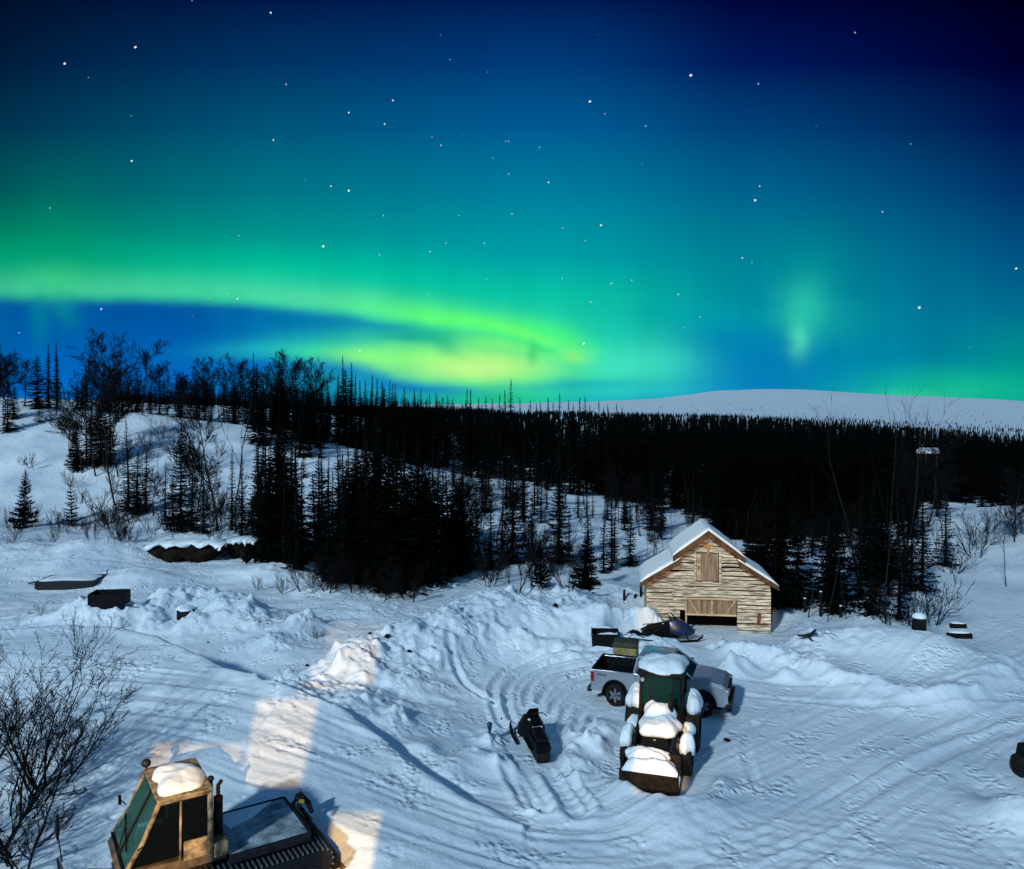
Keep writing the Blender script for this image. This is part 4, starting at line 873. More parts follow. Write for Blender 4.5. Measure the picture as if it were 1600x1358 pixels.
def pickup():
    p0 = G0(1035, 1104); ang = R(-19.5)
    root = empty('pickup_truck', (5.62, 29.95, 0.02), ang, 'silver pickup truck with open dark bed, parked behind the snow-covered tractor', 'pickup truck')
    FW, RW, r = 1.78, -1.78, .41
    # side skins with wheel arches
    prof = [(-2.8, .55), (-2.8, 1.30), (-1.02, 1.32), (-1.0, 1.30), (1.28, 1.28), (2.0, 1.22), (2.58, 1.12), (2.74, 1.0), (2.78, .62), (2.6, .45)]
    lower = [(FW + .54, .45)] + arc_pts(FW, .45, .53, 0, 180, 14) + [(FW - .54, .42), (RW + .54, .42)] + arc_pts(RW, .45, .53, 0, 180, 14) + [(RW - .54, .5)]
    body = MB()
    for s_ in (-1, 1):
        y0, y1 = (s_ * .90, s_ * 1.0) if s_ > 0 else (s_ * 1.0, s_ * .90)
        body.prism(prof + lower, 'y', y0, y1)
    body.box(-2.8, -2.72, -.9, .9, .55, 1.30)                       # tailgate
    body.box(-1.02, -.94, -.9, .9, .6, 1.34)
    body.prism([(1.2, .95), (1.26, 1.33), (2.0, 1.28), (2.55, 1.19), (2.72, 1.06), (2.72, .75)], 'y', -.9, .9)   # bonnet
    body.build('body', M['paint'], root, False, .03)
    arch = MB()
    for cx in (FW, RW):
        for s_ in (-1, 1):
            P_ = arc_pts(cx, .45, .56, 0, 180, 14) + arc_pts(cx, .45, .50, 180, 0, 14)
            arch.prism(P_, 'y', s_ * 1.005, s_ * 1.03)
        arch.box(cx - .5, cx + .5, -.9, .9, .5, .96)
    arch.build('wheel_arch', M['plastic'], root)
    MB().box(-2.72, -1.02, -.9, .9, .72, .80).box(-2.71, -1.03, .86, .895, .8, 1.29).box(-2.71, -1.03, -.895, -.86, .8, 1.29).box(-1.06, -1.022, -.86, .86, .8, 1.31).box(-2.72, -2.69, -.86, .86, .8, 1.28).build('bed_liner', M['plastic'], root)
    rl = MB()
    for s_ in (-1, 1): rl.box(-2.78, -1.03, s_ * .95 - .06, s_ * .95 + .06, 1.312, 1.345)
    rl.box(-2.80, -2.70, -.9, .9, 1.302, 1.335); rl.build('bed_rail', M['plastic'], root)
    MB().box(-2.0, -1.3, -.4, .45, .80, .82).build('bed_snow', M['snowcap'], root, bevel=.02)
    # cab greenhouse
    def ring(x, z, hw): return [(x, -hw, z), (x, hw, z)]
    gh = MB()
    b0 = [(-1.0, -.93, 1.30), (1.42, -.93, 1.27), (1.42, .93, 1.27), (-1.0, .93, 1.30)]
    t0 = [(-.86, -.72, 1.84), (.58, -.72, 1.86), (.58, .72, 1.86), (-.86, .72, 1.84)]
    gh.loft([b0, t0]); gh.build('window', M['wind'], root, label='dark cab glass')
    rf = MB(); rf.loft([[(x * 1.01, y * 1.04, z - .02) for x, y, z in t0], [(x, y * 1.0, z + .06) for x, y, z in t0], [(x * .88, y * .85, z + .10) for x, y, z in t0]]); rf.build('roof', M['paint'], root, True, .015)
    pl = MB()
    for s_ in (-1, 1):
        for (a, b) in (((1.44, .94, 1.27), (.60, .73, 1.86)), ((-1.0, .94, 1.30), (-.86, .735, 1.85)), ((.22, .94, 1.29), (.18, .735, 1.86))):
            pl.tube([(a[0], a[1] * s_, a[2]), (b[0], b[1] * s_, b[2])], .035 if a[0] != -1.0 else .055, 6)
        pl.box(-1.0, 1.42, s_ * .945 - .015, s_ * .945 + .015, 1.27, 1.31)
    pl.build('pillar', M['paint'], root)
    # doors
    dl = MB()
    for s_ in (-1, 1):
        for x in (-.92, .22, 1.22): dl.box(x - .006, x + .006, s_ * 1.001, s_ * 1.004, .5, 1.27)
    dl.build('door_gap', M['plastic'], root)
    hd = MB()
    for s_ in (-1, 1): hd.box(-.02, .16, s_ * 1.0, s_ * 1.03, 1.12, 1.16)
    hd.build('door_handle', M['plastic'], root)
    mr = MB()
    for s_ in (-1, 1): mr.box(1.02, 1.16, min(s_ * .98, s_ * 1.22), max(s_ * .98, s_ * 1.22), 1.28, 1.48)
    mr.build('mirror', M['plastic'], root, bevel=.03)
    MB().box(2.70, 2.80, -.62, .62, .72, 1.06).build('grille', M['plastic'], root, bevel=.02)
    g2 = MB()
    for z in (.80, .90, .99): g2.box(2.79, 2.815, -.58, .58, z, z + .025)
    g2.build('grille_bar', M['steel'], root)
    for s_ in (-1, 1):
        MB().box(2.50, 2.80, min(s_ * .64, s_ * .985), max(s_ * .64, s_ * .985), .86, 1.06).build('headlight', M['lens'], root, bevel=.03)
        MB().box(-2.82, -2.66, min(s_ * .84, s_ * 1.012), max(s_ * .84, s_ * 1.012), .86, 1.26).build('tail_light', M['redlens'], root, bevel=.02)
    MB().box(2.62, 2.92, -1.0, 1.0, .42, .62).build('bumper', M['steel'], root, bevel=.05)
    MB().box(2.70, 2.90, -.92, .92, .28, .42).build('bumper_skirt', M['plastic'], root, bevel=.03)
    MB().box(-2.98, -2.78, -.98, .98, .44, .62).build('bumper', M['steel'], root, bevel=.04)
    MB().box(-2.4, 2.5, -.82, .82, .30, .5).build('underbody', M['black'], root)
    MB().box(-1.2, 1.2, -1.04, -.9, .36, .42).build('running_board', M['plastic'], root)
    for x in (FW, RW):
        for s_ in (-1, 1): wheel(root, x, s_ * .86, r, r, .27, s_)
    # side decal: illegible short lettering strip
    dc = MB()
    for k, wd in enumerate((.05, .04, .05, .02, .05, .05)): dc.box(-2.52 + k * .065, -2.52 + k * .065 + wd, -1.006, -1.003, 1.13, 1.18)
    dc.box(-2.54, -2.12, -1.005, -1.002, 1.10, 1.118); dc.build('decal', mat('decal', (.08, .02, .07), .5, bump=0), root)
    root.scale = (.89, .97, .99)
    return root
pickup()

# ================================================================== tractor with front loader
def lump(name, parent, cx, cy, z, rx, ry, h_, seed, edge=.0, power=4.0, yaw=0):
    """a soft snow cap: superellipse plan, domed, drooping rim"""
    from mathutils import noise as mn
    m = MB(); nu, nv = 44, 15; rings = []
    for i_ in range(nv + 1):
        k = i_ / nv
        rho = math.sin(k * math.pi / 2) if i_ < nv else 1
        zz = z + h_ * (1 - rho ** 2.6) ** .7
        ring_ = []
        for j in range(nu):
            a = 2 * math.pi * j / nu; c_, s_ = math.cos(a), math.sin(a)
            rr_ = (abs(c_) ** power + abs(s_) ** power) ** (-1 / power)
            nz = .07 * math.sin(3 * a + seed) + .05 * math.sin(5 * a + seed * 2.1) + .10 * mn.noise((3 * c_ + seed, 3 * s_, seed * 1.7))
            X_, Y_ = rx * rr_ * c_ * rho * (1 + nz), ry * rr_ * s_ * rho * (1 + nz)
            ring_.append((cx + X_, cy + Y_, zz + h_ * (.42 * mn.noise((X_ * 2.2 + seed, Y_ * 2.2, seed)) + .16 * mn.noise((X_ * 7 + seed, Y_ * 7, 3))) * (1 - k * .45)))
        rings.append(ring_)
    rings.append([(x + (cx - x) * .03, y + (cy - y) * .03, z - edge) for x, y, _ in rings[-1]])
    m.loft(rings[::-1]); return m.build(name, M['snowcap'], parent, True)
def tractor():
    fw = Vector((-.30, -.954, 0)); yaw = math.atan2(fw.y, fw.x)
    root = empty('loader_tractor', (4.86, 25.8, 0.0), yaw, 'dark tractor with front bucket and glazed cab, buried under thick snow caps', 'tractor')
    ch = MB(); ch.box(-1.0, 2.0, -.28, .28, .55, .95); ch.cyl((0 - .45, -.9, .75), (-.45, .9, .75), .12); ch.cyl((1.55, -.9, .55), (1.55, .9, .55), .09); ch.build('chassis', M['steel'], root, bevel=.02)
    MB().prism([(.55, .9), (.55, 1.58), (1.85, 1.40), (2.05, 1.25), (2.08, .75), (.6, .75)], 'y', -.42, .42).build('bonnet', M['rust'], root, bevel=.04)
    gr = MB(); gr.box(2.08, 2.12, -.36, .36, .78, 1.22); gr.build('grille', M['plastic'], root)
    bd = MB(); bd.ell((2.13, 0, 1.18), (.02, .06, .03)); bd.build('badge', M['alloy'], root)
    MB().cyl((2.12, .0, .84), (2.16, .0, .84), .055, n=14).build('reflector', M['redlens'], root)
    # cab: floor, four posts, roof, panes
    fl = MB(); fl.box(-.95, .55, -.72, .72, .95, 1.28); fl.build('cab_floor', M['steel'], root, bevel=.03)
    po = MB()
    for x0, x1 in ((.55, .42), (-.95, -.90)):
        for s_ in (-1, 1): po.tube([(x0, s_ * .72, 1.2), (x1, s_ * .68, 2.66)], .045, 6)
    po.tube([(.55, -.30, 1.25), (.44, -.42, 2.6)], .02, 6); po.tube([(.55, .30, 1.25), (.44, .42, 2.6)], .02, 6)
    po.build('cab_post', M['rust'], root)
    rf = MB(); rf.box(-1.05, .58, -.80, .80, 2.64, 2.78); rf.build('cab_roof', M['rust'], root, bevel=.03)
    for nm, P in (('window', [(.52, -.66, 1.32), (.52, .66, 1.32), (.44, .62, 2.60), (.44, -.62, 2.60)]), ('window', [(-.94, -.66, 1.32), (-.94, .66, 1.32), (-.90, .62, 2.60), (-.90, -.62, 2.60)]),
                  ('window', [(-.9, .70, 1.32), (.5, .70, 1.32), (.42, .67, 2.6), (-.88, .67, 2.6)]), ('window', [(-.9, -.70, 1.32), (.5, -.70, 1.32), (.42, -.67, 2.6), (-.88, -.67, 2.6)])):
        nrm = (Vector(P[1]) - Vector(P[0])).cross(Vector(P[3]) - Vector(P[0])).normalized() * .006
        MB().loft([[Vector(q) for q in P], [Vector(q) + nrm for q in P]]).build(nm, M['bottle'], root)
    se = MB(); se.box(-.6, -.1, -.25, .25, 1.28, 1.62); se.box(-.68, -.55, -.25, .25, 1.5, 2.1); se.build('seat', M['plastic'], root, bevel=.05)
    sw = MB(); sw.tube([(.22 + .16 * math.cos(a) * .6, .17 * math.sin(a), 1.78 + .16 * math.cos(a) * .5) for a in [k * math.pi / 6 for k in range(13)]], .018, 6); sw.tube([(.38, 0, 1.3), (.24, 0, 1.78)], .025, 6); sw.build('steering_wheel', M['plastic'], root)
    MB().cyl((.62, -.60, 2.55), (.70, -.60, 2.55), .07, n=14).build('work_light', M['lens'], root, label='round pale work light')
    MB().cyl((1.0, .38, 1.4), (1.0, .38, 2.25), .05).cyl((1.0, .38, 1.6), (1.0, .38, 2.05), .09).build('exhaust_pipe', M['rust'], root)
    for s_ in (-1, 1):
        wheel(root, 1.55, s_ * .98, .50, .50, .34, s_, .5); wheel(root, -.45, s_ * 1.02, .76, .76, .42, s_, .5)
        fd = MB(); P_ = arc_pts(-.45, .76, .86, 15, 165, 12) + arc_pts(-.45, .76, .81, 165, 15, 12)
        fd.prism(P_, 'y', min(s_ * .72, s_ * 1.26), max(s_ * .72, s_ * 1.26)); fd.build('fender', M['rust'], root)
        # loader arm
        am = MB(); am.prism([(.35, 1.45), (.5, 1.72), (2.0, 1.18), (2.75, .50), (2.66, .34), (1.9, 1.0), (.4, 1.25)], 'y', min(s_ * .58, s_ * .68), max(s_ * .58, s_ * .68))
        am.tube([(.55, s_ * .74, 1.0), (1.85, s_ * .74, 1.08)], .045, 8); am.tube([(1.8, s_ * .63, 1.3), (2.7, s_ * .63, .85)], .035, 8); am.build('loader_arm', M['rust'], root, bevel=.015)
        up_ = MB(); up_.box(.35, .55, min(s_ * .56, s_ * .70), max(s_ * .56, s_ * .70), .7, 1.7); up_.build('loader_post', M['rust'], root, bevel=.02)
    bk = MB(); bp = [(2.56, 1.0), (2.62, 1.0), (2.70, .45), (2.9, .12), (3.2, .10), (3.46, .36), (3.52, .74), (3.58, .74), (3.54, .30), (3.28, .02), (2.86, .0), (2.62, .36)]
    bk.prism(bp, 'y', -.86, .86)
    for s_ in (-1, 1): bk.prism([(2.60, .98), (3.0, .84), (3.55, .72), (3.52, .32), (3.26, .04), (2.88, .02), (2.64, .36)], 'y', min(s_ * .90, s_ * .86), max(s_ * .90, s_ * .86))
    bk.build('bucket', M['rust'], root, bevel=.01)
    root.scale = (.95, .93, .96)
    lump('snow', root, 3.06, 0, .66, .45, .82, .36, 4, .30, 6)
    lump('snow', root, 2.66, -.15, .90, .26, .70, .22, 14, .12, 4)
    lump('snow', root, -.25, 0, 2.775, .82, .82, .34, 1, .04, 4.5)
    lump('snow', root, 1.45, .05, 1.36, .66, .66, .32, 2, .10, 3.6)
    lump('snow', root, .92, .0, 1.50, .46, .56, .42, 9, .08, 3)
    for s_ in (-1, 1):
        lump('snow', root, 1.55, s_ * .98, .96, .42, .24, .38, 3 + s_, .22, 3)
        lump('snow', root, -.35, s_ * 1.0, 1.55, .55, .31, .42, 6 + s_, .15, 3)
        lump('snow', root, .45, s_ * .9, 1.0, .34, .24, .22, 8 + s_, .1, 3)
tractor()

# ================================================================== snowmobiles
def snowmobile(loc, yaw, label, bodym, sc_=1.0):
    root = empty('snowmobile', loc, yaw, label, 'snowmobile', 'snowmobiles'); root.scale = (sc_,) * 3
    MB().prism([(-1.35, .38), (-1.38, .52), (-1.2, .60), (.15, .58), (.15, .30), (-1.2, .34)], 'y', -.24, .24).build('tunnel', M['plastic'], root, bevel=.02)
    tr = MB(); P_ = [(-1.25, .02), (-1.42, .10), (-1.46, .22), (-1.38, .34), (-1.2, .38), (.2, .36), (.42, .28), (.40, .14), (.15, .02)]
    tr.prism(P_, 'y', -.2, .2)
    for k in range(12): tr.box(-1.25 + k * .12, -1.21 + k * .12, -.2, .2, -.015, .03)
    tr.build('track', M['rubber'], root)
    st = MB(); st.loft([[(-1.15, -.14, .58), (-1.15, .14, .58), (-1.15, .12, .72), (-1.15, -.12, .72)], [(-.5, -.17, .58), (-.5, .17, .58), (-.5, .14, .82), (-.5, -.14, .82)], [(0, -.15, .6), (0, .15, .6), (0, .12, .90), (0, -.12, .90)]]); st.build('seat', M['plastic'], root, True, .02)
    hood = MB()
    def rg(x, w_, z0, z1): return [(x, -w_, z0), (x, w_, z0), (x, w_ * .95, (z0 + z1) / 2), (x, w_ * .5, z1), (x, -w_ * .5, z1), (x, -w_ * .95, (z0 + z1) / 2)]
    hood.loft([rg(-.1, .26, .35, .92), rg(.25, .42, .28, 1.0), rg(.6, .45, .26, .90), rg(.95, .36, .27, .66), rg(1.18, .18, .30, .46)]); hood.build('hood', bodym, root, True, .02)
    ws = MB(); ws.loft([[(.28, -.24, .98), (.28, .24, .98), (.34, .24, .96), (.34, -.24, .96)], [(.02, -.16, 1.28), (.02, .16, 1.28), (.06, .15, 1.27), (.06, -.15, 1.27)]]); ws.build('windshield', M['plastic'], root, bevel=.01)
    hb = MB(); hb.tube([(.1, 0, .9), (-.05, 0, 1.1)], .03, 6); hb.tube([(-.2, -.40, 1.08), (-.08, -.28, 1.15), (-.04, 0, 1.14), (-.08, .28, 1.15), (-.2, .40, 1.08)], .02, 6); hb.build('handlebar', M['steel'], root)
    for s_ in (-1, 1):
        sk = MB(); sk.tube([(.25, s_ * .52, .05), (.7, s_ * .52, .04), (1.15, s_ * .52, .05), (1.38, s_ * .52, .18), (1.45, s_ * .52, .30), (1.3, s_ * .52, .26)], [.05, .065, .065, .05, .025, .02], 6); sk.build('ski', M['plastic'], root)
        ar = MB(); ar.tube([(.7, s_ * .52, .10), (.62, s_ * .50, .42)], .03, 6); ar.tube([(.62, s_ * .5, .40), (.5, s_ * .25, .42)], .022, 6); ar.tube([(.66, s_ * .5, .2), (.8, s_ * .22, .34)], .02, 6); ar.build('suspension', M['steel'], root)
        MB().box(-.95, .1, min(s_ * .24, s_ * .36), max(s_ * .24, s_ * .36), .30, .33).build('running_board', M['plastic'], root)
    rk = MB(); rk.tube([(-.6, -.2, .75), (-1.3, -.2, .72), (-1.3, .2, .72), (-.6, .2, .75)], .015, 5); rk.build('rack', M['steel'], root)
    MB().box(-1.41, -1.385, -.2, .2, .50, .54).build('tail_light', M['plastic'], root)
    MB().ell((.0, .17, .93), (.08, .05, .03)).build('fuel_cap', M['white'], root, True)
    MB().box(-.42, -.38, -.18, .14, .805, .835).build('seat_strap', M['white'], root)
    return root
snowmobile((0.72, 26.1, .0), math.atan2(.97, -.20), 'black snowmobile parked alone on the snow left of the tractor', M['plastic'], .97)
snowmobile((7.55, 38.2, .02), R(8), 'dark blue snowmobile seen side-on in front of the barn', M['blue'], 1.0)
# utility sleigh behind the blue snowmobile
def cargo():
    p = G0(935, 1019); root = empty('cargo_box_sled', (p[0] + .35, p[1] + .3, 0.0), R(-3), 'open black steel box on runners left behind the pickup', 'sled')
    b = MB(); L_, W_, h_ = 1.25, 1.0, .75
    b.box(-L_ / 2, L_ / 2, -W_ / 2, -W_ / 2 + .04, .12, h_ + .1); b.box(-L_ / 2, L_ / 2, W_ / 2 - .04, W_ / 2, .12, h_ + .12); b.box(-L_ / 2, -L_ / 2 + .04, -.46, .46, .12, h_ + .16); b.box(L_ / 2 - .04, L_ / 2, -.46, .46, .12, h_ + .1); b.box(-L_ / 2, L_ / 2, -.5, .5, .1, .14)
    b.build('box', M['plastic'], root, bevel=.01)
    rn_ = MB()
    for s_ in (-1, 1): rn_.tube([(-.7, s_ * .4, .05), (.5, s_ * .4, .05), (.8, s_ * .4, .2)], .035, 6)
    rn_.build('runner', M['steel'], root)
    db = MB()
    for s_ in (-1, 1): db.tube([(.6, s_ * .4, .62), (1.6, s_ * .25, .60), (2.4, 0, .42)], .03, 6)
    db.tube([(1.1, -.3, .60), (1.12, .3, .60)], .025, 6); db.tube([(1.2, .1, .6), (1.25, .1, .95)], .015, 5)
    db.build('drawbar', M['steel'], root)
    MB().ell((-.05, 0, .18), (.5, .38, .22), half=True).build('snow', M['snowcap'], root, True)
    p = G0(1010, 1016); r2 = empty('frame_sled', (p[0] + .1, p[1] + .5, 0.02), R(4), 'tangled low sled frame of bent tubes before the blue snowmobile', 'sled')
    f = MB()
    for s_ in (-1, 1):
        f.tube([(-1.1, s_ * .35, .08), (.9, s_ * .35, .06), (1.25, s_ * .35, .2), (1.3, s_ * .35, .36), (1.1, s_ * .35, .38)], .03, 6)
        f.tube([(-1.0, s_ * .35, .38), (.7, s_ * .35, .36)], .025, 6)
        for x in (-1, -.4, .2, .7): f.tube([(x, s_ * .35, .07), (x - .12, s_ * .35, .38)], .02, 5)
    for x in (-1.0, -.5, 0, .5): f.tube([(x, -.35, .38), (x, .35, .38)], .02, 5)
    f.build('frame', M['steel'], r2)
    l = MB(); l.ell((-.6, 0, .55), (.34, .26, .22), jit=.1, seed=3); l.ell((0, .05, .52), (.3, .22, .18), jit=.12, seed=5); l.build('load', M['plastic'], r2)
    w_ = MB(); w_.tube([(.55 + .28 * math.cos(a), -.1, .52 + .28 * math.sin(a)) for a in [k * math.pi / 8 for k in range(17)]], .02, 6); w_.build('hoop', M['steel'], r2)
    # olive crate in the snow behind the truck bed
    p = G0(970, 1043); r3 = empty('olive_crate', (p[0], 32.6, -.02), R(-14), 'olive canvas-covered crate with a dark lid behind the pickup bed', 'crate')
    c_ = MB(); c_.box(-.48, .48, -.42, .42, 0, 1.42); c_.build('case', M['olive'], r3, bevel=.06)
    t_ = MB(); t_.loft([[(-.50, -.44, 1.42), (.50, -.44, 1.42), (.50, .44, 1.42), (-.50, .44, 1.42)], [(-.50, -.44, 1.58), (.50, -.44, 1.58), (.50, .44, 1.58), (-.50, .44, 1.58)], [(-.4, -.35, 1.64), (.4, -.35, 1.64), (.4, .35, 1.64), (-.4, .35, 1.64)]]); t_.build('lid', mat('dark_lid', (.035, .035, .018), .7, bump=.3), r3, bevel=.03)
    MB().box(-.52, .52, -.455, -.445, .78, .84).build('strap', M['plastic'], r3)
cargo()

# ================================================================== snowcat
def snowcat():
    fwv = Vector((-.84, -.545, 0)).normalized(); yaw = math.atan2(fwv.y, fwv.x)
    root = empty('snowcat', (-5.25, 19.4, 0.0), yaw, 'old tracked snowcat with glazed cab, snow on its roof and flat rear deck', 'snowcat')
    Y = 1   # local +y is the camera side? forward x left-near, +y = left of travel
    for s_ in (-1, 1):
        tk = MB(); P_ = [(-.45, .55), (-.38, .80), (-.15, .88), (3.2, .88), (3.75, .72), (3.85, .50), (3.55, .15), (3.2, .02), (.1, .02), (-.3, .2)]
        tk.prism(P_, 'y', min(s_ * .62, s_ * 1.32), max(s_ * .62, s_ * 1.32)); o = tk.build('track', M['rubber'], root)
        cl = MB()
        per = P_ + [P_[0]]
        for (a, b) in zip(per[:-1], per[1:]):
            Ln = math.hypot(b[0] - a[0], b[1] - a[1]); n_ = max(1, int(Ln / .115))
            nx, nz = -(b[1] - a[1]) / Ln, (b[0] - a[0]) / Ln
            for k in range(n_):
                x = a[0] + (b[0] - a[0]) * (k + .5) / n_; z = a[1] + (b[1] - a[1]) * (k + .5) / n_
                cl.obox((x + nx * .025, s_ * .97, z + nz * .025), (.03, .72, .055), (0, -math.atan2(b[1] - a[1], b[0] - a[0]), 0))
        cl.build('track_bar', M['alloy'] , o)
        wh = MB()
        for x in (.1, .85, 1.6, 2.35, 3.1): wh.cyl((x, s_ * .7, .32), (x, s_ * 1.335, .32), .26, n=18)
        wh.build('road_wheel', M['steel'], root)
    fr = MB(); fr.box(-.2, 3.5, -.6, .6, .5, 1.05); fr.build('chassis', M['steel'], root, bevel=.03)
    dk = MB(); dk.box(0, 1.75, -.98, .98, 1.12, 1.17); dk.build('deck', M['deck'], root, label='flat deck dusted with frost')
    dr = MB(); dr.box(-.03, 1.8, .98, 1.03, 1.0, 1.20); dr.box(-.03, 1.8, -1.03, -.98, 1.0, 1.20); dr.box(-.06, -.01, -.98, .98, 1.0, 1.20)
    dr.build('deck_edge', M['steel'], root)
    ds = MB(); ds.prism([(.3, -.95), (1.7, -.95), (1.5, -.2), (.9, -.45)], 'z', 1.172, 1.19); ds.build('snow_dusting', M['snowcap'], root)
    # engine box between deck and cab
    eb = MB(); eb.box(1.80, 2.12, -.75, .80, 1.05, 1.55); eb.build('engine_box', M['cabdark'], root, bevel=.03)
    # cab
    zb, zt = 1.12, 2.72
    lowr = MB(); lowr.prism([(2.12, zb), (3.62, zb), (3.68, zb + .12), (3.56, zb + .32), (2.12, zb + .18)], 'y', -.86, .86); lowr.build('cab_base', M['cabdark'], root, bevel=.02)
    pan = MB()
    for s_ in (-1, 1): pan.box(2.12, 2.62, min(s_ * .80, s_ * .86), max(s_ * .80, s_ * .86), zb + .2, zb + .62)
    pan.box(2.12, 2.16, -.8, .8, zb + .2, zb + .62)
    pan.build('side_panel', M['cream'], root, bevel=.015)
    A = {}
    for s_ in (-1, 1):
        A[s_] = MB(); A[s_].tube([(3.58, s_ * .84, zb + .28), (3.30, s_ * .82, 1.95), (3.02, s_ * .78, zt)], .045, 8)
        A[s_].tube([(2.16, s_ * .84, zb + .2), (2.16, s_ * .80, zt)], .05, 8); A[s_].tube([(2.68, s_ * .845, zb + .2), (2.66, s_ * .80, zt)], .022, 8)
        A[s_].tube([(3.02, s_ * .80, zt), (2.16, s_ * .80, zt)], .045, 8)
        A[s_].build('cab_pillar', M['cream'], root, True)
    xs = MB(); xs.tube([(3.02, -.80, zt), (3.02, .80, zt)], .045, 8); xs.tube([(3.58, -.84, zb + .3), (3.58, .84, zb + .3)], .04, 8); xs.tube([(3.04, .1, zt), (3.60, .12, zb + .3)], .022, 6); xs.build('windshield_frame', M['plastic'], root)
    rf = MB(); rf.box(2.10, 3.06, -.82, .82, zt, zt + .08); rf.build('cab_roof', M['cream'], root, bevel=.03)
    lump('snow', root, 2.58, .06, zt + .075, .42, .66, .22, 5, .03, 3.4)
    def pane(P, nm='window', gm='smoke'):
        nrm = (Vector(P[1]) - Vector(P[0])).cross(Vector(P[3]) - Vector(P[0])).normalized() * .006
        MB().loft([[Vector(q) for q in P], [Vector(q) + nrm for q in P]]).build(nm, M[gm], root)
    pane([(3.56, -.78, zb + .32), (3.56, .78, zb + .32), (3.02, .74, zt - .04), (3.02, -.74, zt - .04)], 'windshield', 'teal')
    for s_ in (-1, 1):
        pane([(2.70, s_ * .83, zb + .34), (3.50, s_ * .83, zb + .34), (3.00, s_ * .79, zt - .05), (2.68, s_ * .79, zt - .05)]); pane([(2.20, s_ * .82, zb + .64), (2.64, s_ * .82, zb + .64), (2.63, s_ * .79, zt - .05), (2.20, s_ * .79, zt - .05)])
    pane([(2.15, -.76, zb + .64), (2.15, .76, zb + .64), (2.15, .76, zt - .04), (2.15, -.76, zt - .04)])
    it = MB(); it.box(2.3, 2.7, -.6, .6, zb + .2, zb + .5); it.box(2.25, 2.36, -.6, .6, zb + .4, zb + .95); it.box(3.2, 3.45, -.7, .7, zb + .2, zb + .55); it.build('seat', M['plastic'], root, bevel=.04)
    wp = MB(); wp.tube([(3.62, .2, zb + .40), (3.44, -.1, 2.0)], .014, 5); wp.tube([(3.52, .55, 1.72), (3.40, -.55, 1.95)], .016, 5); wp.build('wiper', M['plastic'], root)
    lt = MB(); lt.ell((3.0, -.86, zt + .17), (.09, .09, .10)); lt.tube([(3.0, -.84, zt + .05), (3.0, -.86, zt + .12)], .02, 5); lt.build('roof_lamp', M['steel'], root, True)
    ex = MB(); ex.cyl((1.93, .55, 1.5), (1.93, .55, 2.35), .10, n=14); ex.cyl((1.93, .55, 2.35), (1.93, .55, 2.62), .045, n=10); ex.tube([(1.93, .55, 2.60), (1.85, .55, 2.70)], .045, 8); ex.build('exhaust_stack', M['rust'], root, True)
    ai = MB(); ai.cyl((2.02, .22, 1.5), (2.02, .22, 2.62), .05, n=10); ai.ell((2.02, .22, 2.64), (.08, .08, .07)); ai.build('air_intake', M['steel'], root, True)
    tool = MB(); tool.box(1.80, 2.1, .80, .95, 1.2, 1.50); tool.build('tool_box', M['cream'], root, bevel=.02)
    # rear hitch
    hi = MB(); hi.tube([(-.1, -.55, 1.15), (-.3, -.55, 1.42), (-.5, -.5, 1.15), (-.55, -.4, .9)], .05, 6); hi.tube([(-.05, -.25, 1.15), (-.28, -.2, 1.35), (-.42, -.1, 1.1)], .045, 6); hi.tube([(-.3, -.7, 1.05), (-.34, .1, 1.0)], .05, 6)
    hi.cyl((-.26, -.62, 1.3), (-.26, -.38, 1.3), .09, n=10); hi.build('hitch', M['steel'], root)
    MB().cyl((-.22, -.30, 1.32), (-.22, -.14, 1.38), .05, n=8).build('hydraulic_cap', M['yellow'], root)
    tl = MB(); tl.prism([(-.3, .75), (-.5, .72), (-.75, .42), (-.8, .12), (-.5, .05)], 'y', -.9, .95); tl.tube([(-.4, .6, .8), (-.2, .6, 1.0)], .05, 6); tl.build('tiller', M['rust'], root, bevel=.03)
    fp = MB(); fp.prism([(-.76, .10), (-1.02, .0), (-1.05, .03), (-.78, .20)], 'y', -.9, 1.05); fp.build('tiller_flap', M['cabdark'], root)
    # front blade and arms
    ba = MB()
    for s_ in (-1, 1): ba.tube([(3.5, s_ * .5, .75), (4.1, s_ * .5, .95), (4.5, s_ * .5, .6)], .055, 6)
    ba.tube([(3.6, 0, 1.0), (4.2, 0, 1.05), (4.5, 0, .75)], .045, 6); ba.tube([(4.15, -.6, .92), (4.15, .6, .92)], .05, 6); ba.build('blade_arm', M['steel'], root)
    bl = MB(); bl.prism([(4.55, .05), (4.50, .35), (4.52, .65), (4.62, .9), (4.66, .88), (4.58, .62), (4.56, .35), (4.62, .04)], 'y', -1.55, 1.55); bl.build('blade', M['steel'], root)
    mk = MB(); mk.tube([(4.55, -1.5, .8), (4.62, -1.5, 1.35)], .015, 5); mk.ell((4.64, -1.5, 1.62), (.05, .16, .30)); mk.build('blade_marker', M['plastic'], root)
    mk = MB(); mk.tube([(4.55, 1.4, .8), (4.62, 1.4, 1.5)], .02, 5); mk.build('blade_marker', M['white'], root)
    mi = MB(); mi.tube([(3.3, .86, 1.9), (3.4, 1.02, 1.95)], .012, 5); mi.tube([(3.35, -.86, 2.0), (3.42, -1.0, 2.05)], .012, 5); mi.obox((3.44, -1.05, 2.05), (.05, .08, .2)); mi.build('mirror', M['plastic'], root)
